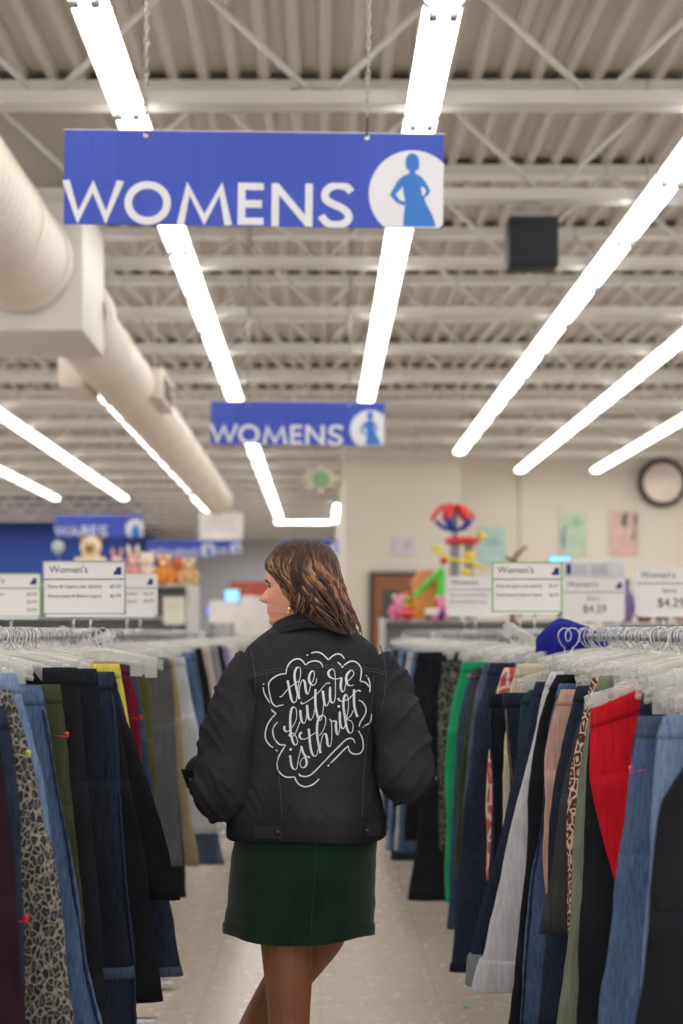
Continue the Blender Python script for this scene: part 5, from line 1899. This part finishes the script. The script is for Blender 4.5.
WORDS = [
    ('A', [(318, 395), (330, 450), (343, 520), (360, 588), (385, 612), (404, 590), (412, 520), (424, 440), (444, 340), (442, 282), (421, 266), (397, 290), (386, 345), (394, 420), (412, 500), (433, 576)]),
    ('A', [(433, 560), (433, 480), (450, 412), (470, 391), (486, 415), (492, 465), (501, 510), (516, 526), (532, 492), (546, 430), (566, 400), (580, 345), (575, 310), (558, 303), (536, 332), (526, 382), (542, 428), (572, 441), (598, 412), (601, 374)]),
    ('A', [(240, 554), (266, 546), (310, 492), (360, 446), (412, 411), (436, 396)]),
    ('C', [(290, 205), (287, 236), (308, 260), (342, 240), (381, 190), (406, 120), (402, 42), (376, 19), (355, 50), (345, 130), (346, 230), (356, 310), (376, 372), (400, 390), (416, 360), (402, 312), (376, 276), (346, 280), (338, 300), (372, 304), (402, 262), (440, 160)]),
    ('C', [(443, 48), (447, 110), (460, 164), (484, 176), (500, 132), (508, 60), (508, 0), (512, 60), (524, 130), (545, 145), (568, 110), (582, 40)]),
    ('A', [(590, 480), (589, 560), (591, 640), (604, 720), (622, 770), (640, 782), (655, 740), (668, 640), (671, 497)]),
    ('A', [(448, 606), (470, 621), (540, 581), (610, 521), (683, 436)]), ('B', [(146, 436), (172, 419), (196, 425)]),
    ('B', [(124, 495), (132, 560), (144, 628), (163, 641), (184, 602), (196, 540), (197, 460), (194, 520), (199, 588), (220, 615), (240, 590), (247, 520), (246, 400), (242, 330), (234, 296), (210, 286), (181, 311), (184, 350), (218, 376), (264, 381), (304, 372), (300, 420), (300, 470), (316, 506), (336, 488), (352, 420), (402, 368), (426, 330), (412, 300), (386, 304), (356, 350), (355, 410), (380, 446), (422, 440)]),
    ('C', [(344, 490), (350, 550), (364, 608), (390, 630), (410, 610), (425, 522), (444, 445), (452, 404), (464, 450), (490, 502), (505, 560), (491, 600), (462, 612), (441, 582), (450, 541), (480, 511), (512, 500), (534, 516)]),
    ('C', [(524, 230), (530, 300), (540, 400), (556, 470), (580, 500), (605, 482), (614, 430)]), ('C', [(456, 264), (435, 292), (446, 325), (490, 331), (548, 297), (592, 268)]),
    ('D', [(90, 445), (125, 400), (150, 330), (152, 272), (126, 245), (95, 262), (75, 312), (68, 400), (78, 500), (102, 616)]),
    ('D', [(100, 590), (110, 500), (126, 441), (150, 425), (165, 470), (171, 530), (190, 550), (208, 510), (212, 400), (208, 315), (192, 288), (216, 306), (251, 304), (252, 360), (259, 420), (273, 434), (286, 390), (292, 300), (290, 210), (290, 290), (298, 350), (320, 376), (338, 352), (362, 240), (374, 160), (370, 82), (350, 44), (330, 80), (325, 160), (339, 260), (355, 360), (381, 416), (411, 405), (417, 342), (396, 300), (358, 286), (395, 252), (422, 195)]),
    ('B', [(428, 484), (427, 560), (430, 640), (444, 700), (460, 750)]), ('B', [(276, 566), (285, 590), (320, 596), (380, 571), (430, 518), (468, 491), (490, 502)]),
]
paint = plain('white fabric paint', rgb(232, 232, 236), .7, var=.04)
lb = MB()
k = 0
for g, pts in CLOUD:
    k += 1
    pts = resample(smooth_path(G(g, pts), 6), .55)
    n = len(pts)
    w = [1.35 * (.55 + .45 * min(1, 6 * min(i, n - 1 - i) / n + .25)) for i in range(n)]
    paint_stroke(lb, pts, w, .0020 + .00005 * (k % 5))
lb.build('cloud_outline', paint, jacket)
NAMES = ['the', 'the', 'the', 'future', 'future', 'future', 'future', 'future', 'future', 'is', 'thrift', 'thrift', 'thrift', 'thrift', 'thrift', 'thrift']
WB = {q: MB() for q in ('the', 'future', 'is', 'thrift')}
for (g, pts), wn in zip(WORDS, NAMES):
    lb = WB[wn]
    k += 1
    pts = resample(smooth_path(G(g, pts), 6), .4)
    n = len(pts)
    w = []
    for i in range(n):
        a, b2 = pts[max(0, i - 1)], pts[min(n - 1, i + 1)]
        dn = (b2[1] - a[1]) / max(1e-6, math.hypot(b2[0] - a[0], b2[1] - a[1]))
        w.append(.85 + 1.5 * max(0, dn) ** 1.4)
    for _ in range(6):
        w = [(w[max(0, i - 1)] + w[i] + w[min(n - 1, i + 1)]) / 3 for i in range(n)]
    paint_stroke(lb, pts, w, .0024 + .00005 * (k % 5))
dots = MB()
for g, x, y, r in DOTS:
    c = G(g, [(x, y)])[0]
    {'C': WB['is'], 'D': WB['thrift']}.get(g if r > 2.3 else '', dots).add([on_jacket(c[0] + r / 2 * math.cos(2 * PI * i / 12), c[1] + r / 2 * math.sin(2 * PI * i / 12), .0024)[0] for i in range(12)], [tuple(range(12))])
dots.build('outline_dots', paint, jacket)
for q in WB:
    WB[q].build('script_lettering', paint, jacket)['label'] = 'white hand lettered word ' + q

# waistband, tabs, collar and cuffs
def fold(i, z, k):
    return .003 * noise.noise(Vector((i * .3, z * 20, k)))


wbm = cloth('washed black denim band', rgb(43, 43, 47), .22, 700, .08)
tabm = cloth('washed black denim tab', rgb(52, 52, 57), .2, 700, .08)
rs = []
for z, rx, yf, yb in ((.912, .190, .118, .128), (.911, .200, .129, .139), (.915, .204, .132, .142), (.935, .204, .133, .143), (.960, .203, .133, .143), (.967, .200, .131, .141), (.968, .192, .12, .13)):
    rg_ = oval(BX - .002, BY, z, rx, yf, yb, 64)
    rs.append([(x, y + fold(i, z, 5), zq + .0035 * math.sin(i * .31)) for i, (x, y, zq) in enumerate(rg_)])
wband = MB().rings(rs).build('waistband', wbm, jacket)
for x0, x1 in ((-.165, -.095), (.108, .150)):
    b2 = MB()
    pts = []
    for i in range(7):
        x = x0 + (x1 - x0) * i / 6
        c = (abs(x - (BX - .002)) / .205) ** (1 / .85)
        s_ = math.sqrt(max(0, 1 - c * c)) ** .85
        pts.append((x, BY - .143 * s_ - .004))
    vs = [(x, y, .924) for x, y in pts] + [(x, y, .954) for x, y in pts] + [(x, y + .006, .924) for x, y in pts] + [(x, y + .006, .954) for x, y in pts]
    n = 7
    fs = [(i, i + 1, n + i + 1, n + i) for i in range(n - 1)] + [(n + i, n + i + 1, 3 * n + i + 1, 3 * n + i) for i in range(n - 1)] + [(i, i + 1, 2 * n + i + 1, 2 * n + i) for i in range(n - 1)] + [(0, n, 3 * n, 2 * n), (n - 1, 2 * n - 1, 4 * n - 1, 3 * n - 1)]
    tb_ = b2.add(vs, fs, True).build('side_tab', tabm, wband)
    bx_, by_ = pts[5 if x0 < 0 else 1]
    MB().tube([(bx_, by_ - .004, .939), (bx_, by_ + .004, .939)], .0065, 14).build('button', plain('dark metal button', rgb(70, 66, 62), .35, metal=.8), wband)

cl = MB()
rs = []
for dz, gx, gy in ((-.004, .000, .0), (.022, .002, .002), (.036, -.002, .0), (.040, .004, .004), (.034, .014, .013), (.014, .024, .022), (-.002, .031, .030), (-.006, .031, .029), (-.002, .026, .024)):
    ring = []
    for i in range(56):
        a = 2 * PI * i / 56
        c, s_ = math.cos(a), math.sin(a)
        yb2 = .064 + gy if s_ < 0 else .070 + gy * .6
        front = max(0, s_)
        ring.append((BX + .002 + (.072 + gx) * c, BY + .006 + yb2 * s_, 1.446 + dz - .055 * front ** 2 - .010 * abs(c) * (1 if dz < .01 else 0) - (.012 * abs(c) if dz > .01 else 0) - .014 * max(0, -c) ** 1.5))
    rs.append(ring)
col = cl.rings(rs, cap=False).build('collar', wbm, jacket)
for p_ in (0,):
    pts = [rs[6][i] for i in range(28, 57)] if False else [rs[5][i % 56] for i in range(26, 59)]
    MB().tube([(x * 1.0, y - .0012, z) for x, y, z in pts], .0011, 5).build('collar_stitch', jseam, col)

for s in (-1, 1):                                       # turned back cuffs standing open
    a = Vector(SLV[s][-1][:3])
    dr = (Vector(SLV[s][-1][:3]) - Vector(SLV[s][-2][:3])).normalized()
    o_ = Vector((s, 0, 0))
    o_ = (o_ - dr * o_.dot(dr)).normalized()
    up_ = dr.cross(o_)
    rs = []
    for d2, r, sh in ((-.02, .050, 0), (.0, .053, .004), (.03, .055, .010), (.045, .054, .014), (.045, .048, .014), (.0, .042, .004)):
        rs.append([a + dr * d2 + o_ * (r * math.cos(2 * PI * i / 28) + sh) + up_ * (r * 1.05 * math.sin(2 * PI * i / 28)) for i in range(28)])
    cf = MB().rings(rs, cap=False).build('cuff', wbm, jacket)
    # the loose button flap
    f0 = a + o_ * .050 + dr * .0
    kf = 1.0 if s < 0 else .7
    f0 = f0 - o_ * (.014 if s < 0 else .006) - up_ * (.006 if s < 0 else .012)
    c8 = [f0 + up_ * .040 * kf - dr * .02, f0 - up_ * .044 * kf - dr * .02, f0 - up_ * .016 * kf + o_ * .030 * kf + dr * .012, f0 + up_ * .034 * kf + o_ * .044 * kf + dr * .012]
    th = dr * .007
    MB().add(c8 + [q + th for q in c8], [(0, 1, 2, 3), (4, 5, 6, 7), (0, 1, 5, 4), (1, 2, 6, 5), (2, 3, 7, 6), (3, 0, 4, 7)], True).build('cuff_flap', wbm, cf)
    bp = f0 + o_ * .022 + up_ * .012 - dr * .008
    MB().tube([bp - dr * .003, bp + dr * .001], .005, 10).build('cuff_button', plain('dull metal button', rgb(120, 116, 110), .4, metal=.8), cf)


# ---- corduroy skirt
def cord():
    t = NT('dark green corduroy')
    tc = t.n('ShaderNodeTexCoord')
    sp = t.n('ShaderNodeSeparateXYZ')
    t.l(tc.outputs['Object'], sp.inputs[0])
    cb = t.n('ShaderNodeCombineXYZ')
    t.l(sp.outputs['X'], cb.inputs['X'])
    wv = t.n('ShaderNodeTexWave', Scale=70.0, Distortion=.4)
    t.l(cb.outputs[0], wv.inputs['Vector'])
    nz = t.n('ShaderNodeTexNoise', Scale=9.0, Detail=5.0)
    t.l(tc.outputs['Object'], nz.inputs['Vector'])
    c = rgb(19, 42, 31)
    mx = t.n('ShaderNodeMix', data_type='RGBA', blend_type='MULTIPLY')
    mx.inputs['Factor'].default_value = 1
    t.l(t.ramp(nz.outputs[0], [(.3, mul(c, .7)), (.72, mul(c, 1.5))]), mx.inputs['A'])
    t.l(t.ramp(wv.outputs[0], [(0, (.75, .75, .75, 1)), (1, (1.1, 1.1, 1.1, 1))]), mx.inputs['B'])
    t.l(mx.outputs['Result'], t.b.inputs['Base Color'])
    t.b.inputs['Roughness'].default_value = .85
    t.b.inputs['Sheen Weight'].default_value = .25
    t.b.inputs['Specular IOR Level'].default_value = .1
    t.bump(wv.outputs[0], .3, .001)
    return t.m


gm = cord()
rs = []
ZK = [(1.0, BX, .155, .10, .11), (.93, BX - .002, .176, .11, .125), (.88, BX - .006, .182, .122, .132), (.80, BX - .012, .184, .14, .134), (.72, BX - .018, .186, .172, .132), (.668, BX - .021, .188, .176, .130)]
for z, cx, rx, yf, yb in smooth_path(ZK, 6):
    rg_ = oval(cx, BY, z, rx, yf, yb, 96, .9)
    out = []
    for i, (x, y, zq) in enumerate(rg_):
        k2 = min(1, max(0, (.95 - z) / .28))
        hz = noise.noise(Vector((x * 5, y * 3, z * 26))) * .005 + noise.noise(Vector((x * 14, 1, z * 9))) * .0035 * k2
        hz += .004 * k2 * math.sin(i * .42)
        d2 = Vector((x - cx, y - BY, 0)).normalized()
        out.append((x + d2.x * hz, y + d2.y * hz, zq - .006 * math.sin(i * .2) * k2))
    rs.append(out)
inner = [[(BX - .021 + (x - BX + .021) * .965, BY + (y - BY) * .955, z) for x, y, z in rs[-1]]]
inner.append([(x, y, z + .05) for x, y, z in inner[0]])
skirt = MB().rings(rs + inner, cap=False).build('skirt', gm)
own(skirt)
last = rs[-1]
hm = []
for dz2, g in ((-.003, -.001), (-.004, .0035), (.0, .0045), (.022, .004), (.026, .0005)):
    hm.append([(x + (x - BX) * g * 4, y + (y - BY) * g * 5, z + dz2) for x, y, z in last])
hemo = MB().rings(hm, cap=False).build('hem', gm, skirt)
i0 = min(range(96), key=lambda i: (rs[8][i][1] - BY) * 10 + abs(rs[8][i][0] - (.0)))
i0 = 72 + 2
sp_ = [(r[i0][0], r[i0][1] - .0015, r[i0][2]) for r in rs[4:]]
MB().tube(sp_, .0018, 6).build('back_seam', plain('dark green seam', rgb(30, 60, 46), .9), skirt)

# ---- ankle boots
for ax, ay, ang in ((-.078, 3.59, .12), (-.255, 3.825, .5)):
    b2 = MB()
    d = Vector((math.sin(-ang) if ax < -.2 else math.sin(ang) * -.3, 1, 0)).normalized()
    sd = Vector((d.y, -d.x, 0))
    o0 = Vector((ax, ay, 0))
    rs2 = []
    for t_, w2, zt in ((-.075, .012, .10), (-.066, .032, .16), (-.03, .040, .165), (.01, .040, .155), (.045, .038, .105), (.09, .040, .075), (.13, .041, .062), (.165, .032, .05), (.18, .012, .035)):
        rs2.append([o0 + d * t_ + sd * (w2 * math.cos(2 * PI * i / 18)) + Vector((0, 0, .012 + (zt - .012) * (.5 + .5 * math.sin(2 * PI * i / 18)))) for i in range(18)])
    b2.rings(rs2)
    bo = own(b2.build('boot', plain('black leather', rgb(28, 26, 26), .35)))
    so = MB()
    so.rings([[o0 + d * t_ + sd * (w2 * math.cos(2 * PI * i / 12)) + Vector((0, 0, .009 + .009 * math.sin(2 * PI * i / 12))) for i in range(12)] for t_, w2 in ((-.078, .012), (-.066, .034), (-.02, .040), (.04, .039), (.11, .044), (.165, .035), (.185, .012))])
    so.build('sole', M['black'], bo)

# ================================================================== light, air and camera
for (x_, y_, sx_, sy_, pw_) in ((-7.5, 34.5, 8, 5, 420), (-1.5, 41, 2.5, 6, 200), (6.5, 20, 6, 7, 160)):
    ld = bpy.data.lights.new('fill_lamp', 'AREA')  # added fill lamps, out of view, to brighten the far walls
    ld.shape = 'RECTANGLE'
    ld.size, ld.size_y, ld.energy = sx_, sy_, pw_
    ld.color = (1, .98, .95)
    lo_ = bpy.data.objects.new('fill_lamp', ld)
    C.objects.link(lo_)
    lo_.location = (x_, y_, HB - .06)
w = bpy.data.worlds.new('shop surroundings')
w.use_nodes = True
w.node_tree.nodes['Background'].inputs[0].default_value = (1.0, .985, .97, 1)
w.node_tree.nodes['Background'].inputs[1].default_value = 1.3
SC.world = w

cd = bpy.data.cameras.new('camera')
cd.lens = 50
cd.sensor_fit = 'VERTICAL'
cd.sensor_height = 36
cd.sensor_width = 24
cd.shift_x = (341.5 - CX) / 1024
cd.shift_y = (CY - 512) / 1024
cd.dof.use_dof = True
cd.dof.focus_distance = 3.50
cd.dof.aperture_fstop = 2.5
cd.clip_end = 200
co = bpy.data.objects.new('camera', cd)
C.objects.link(co)
co.location = CAM
co.rotation_euler = (PI / 2, 0, 0)
SC.camera = co

SC.view_settings.view_transform = 'Standard'
SC.view_settings.look = 'None'
SC.view_settings.exposure = 0.0
SC.cycles.use_denoising = True
SC.cycles.max_bounces = 8
SC.cycles.diffuse_bounces = 4
SC.cycles.transparent_max_bounces = 24
SC.cycles.sample_clamp_indirect = 6.0
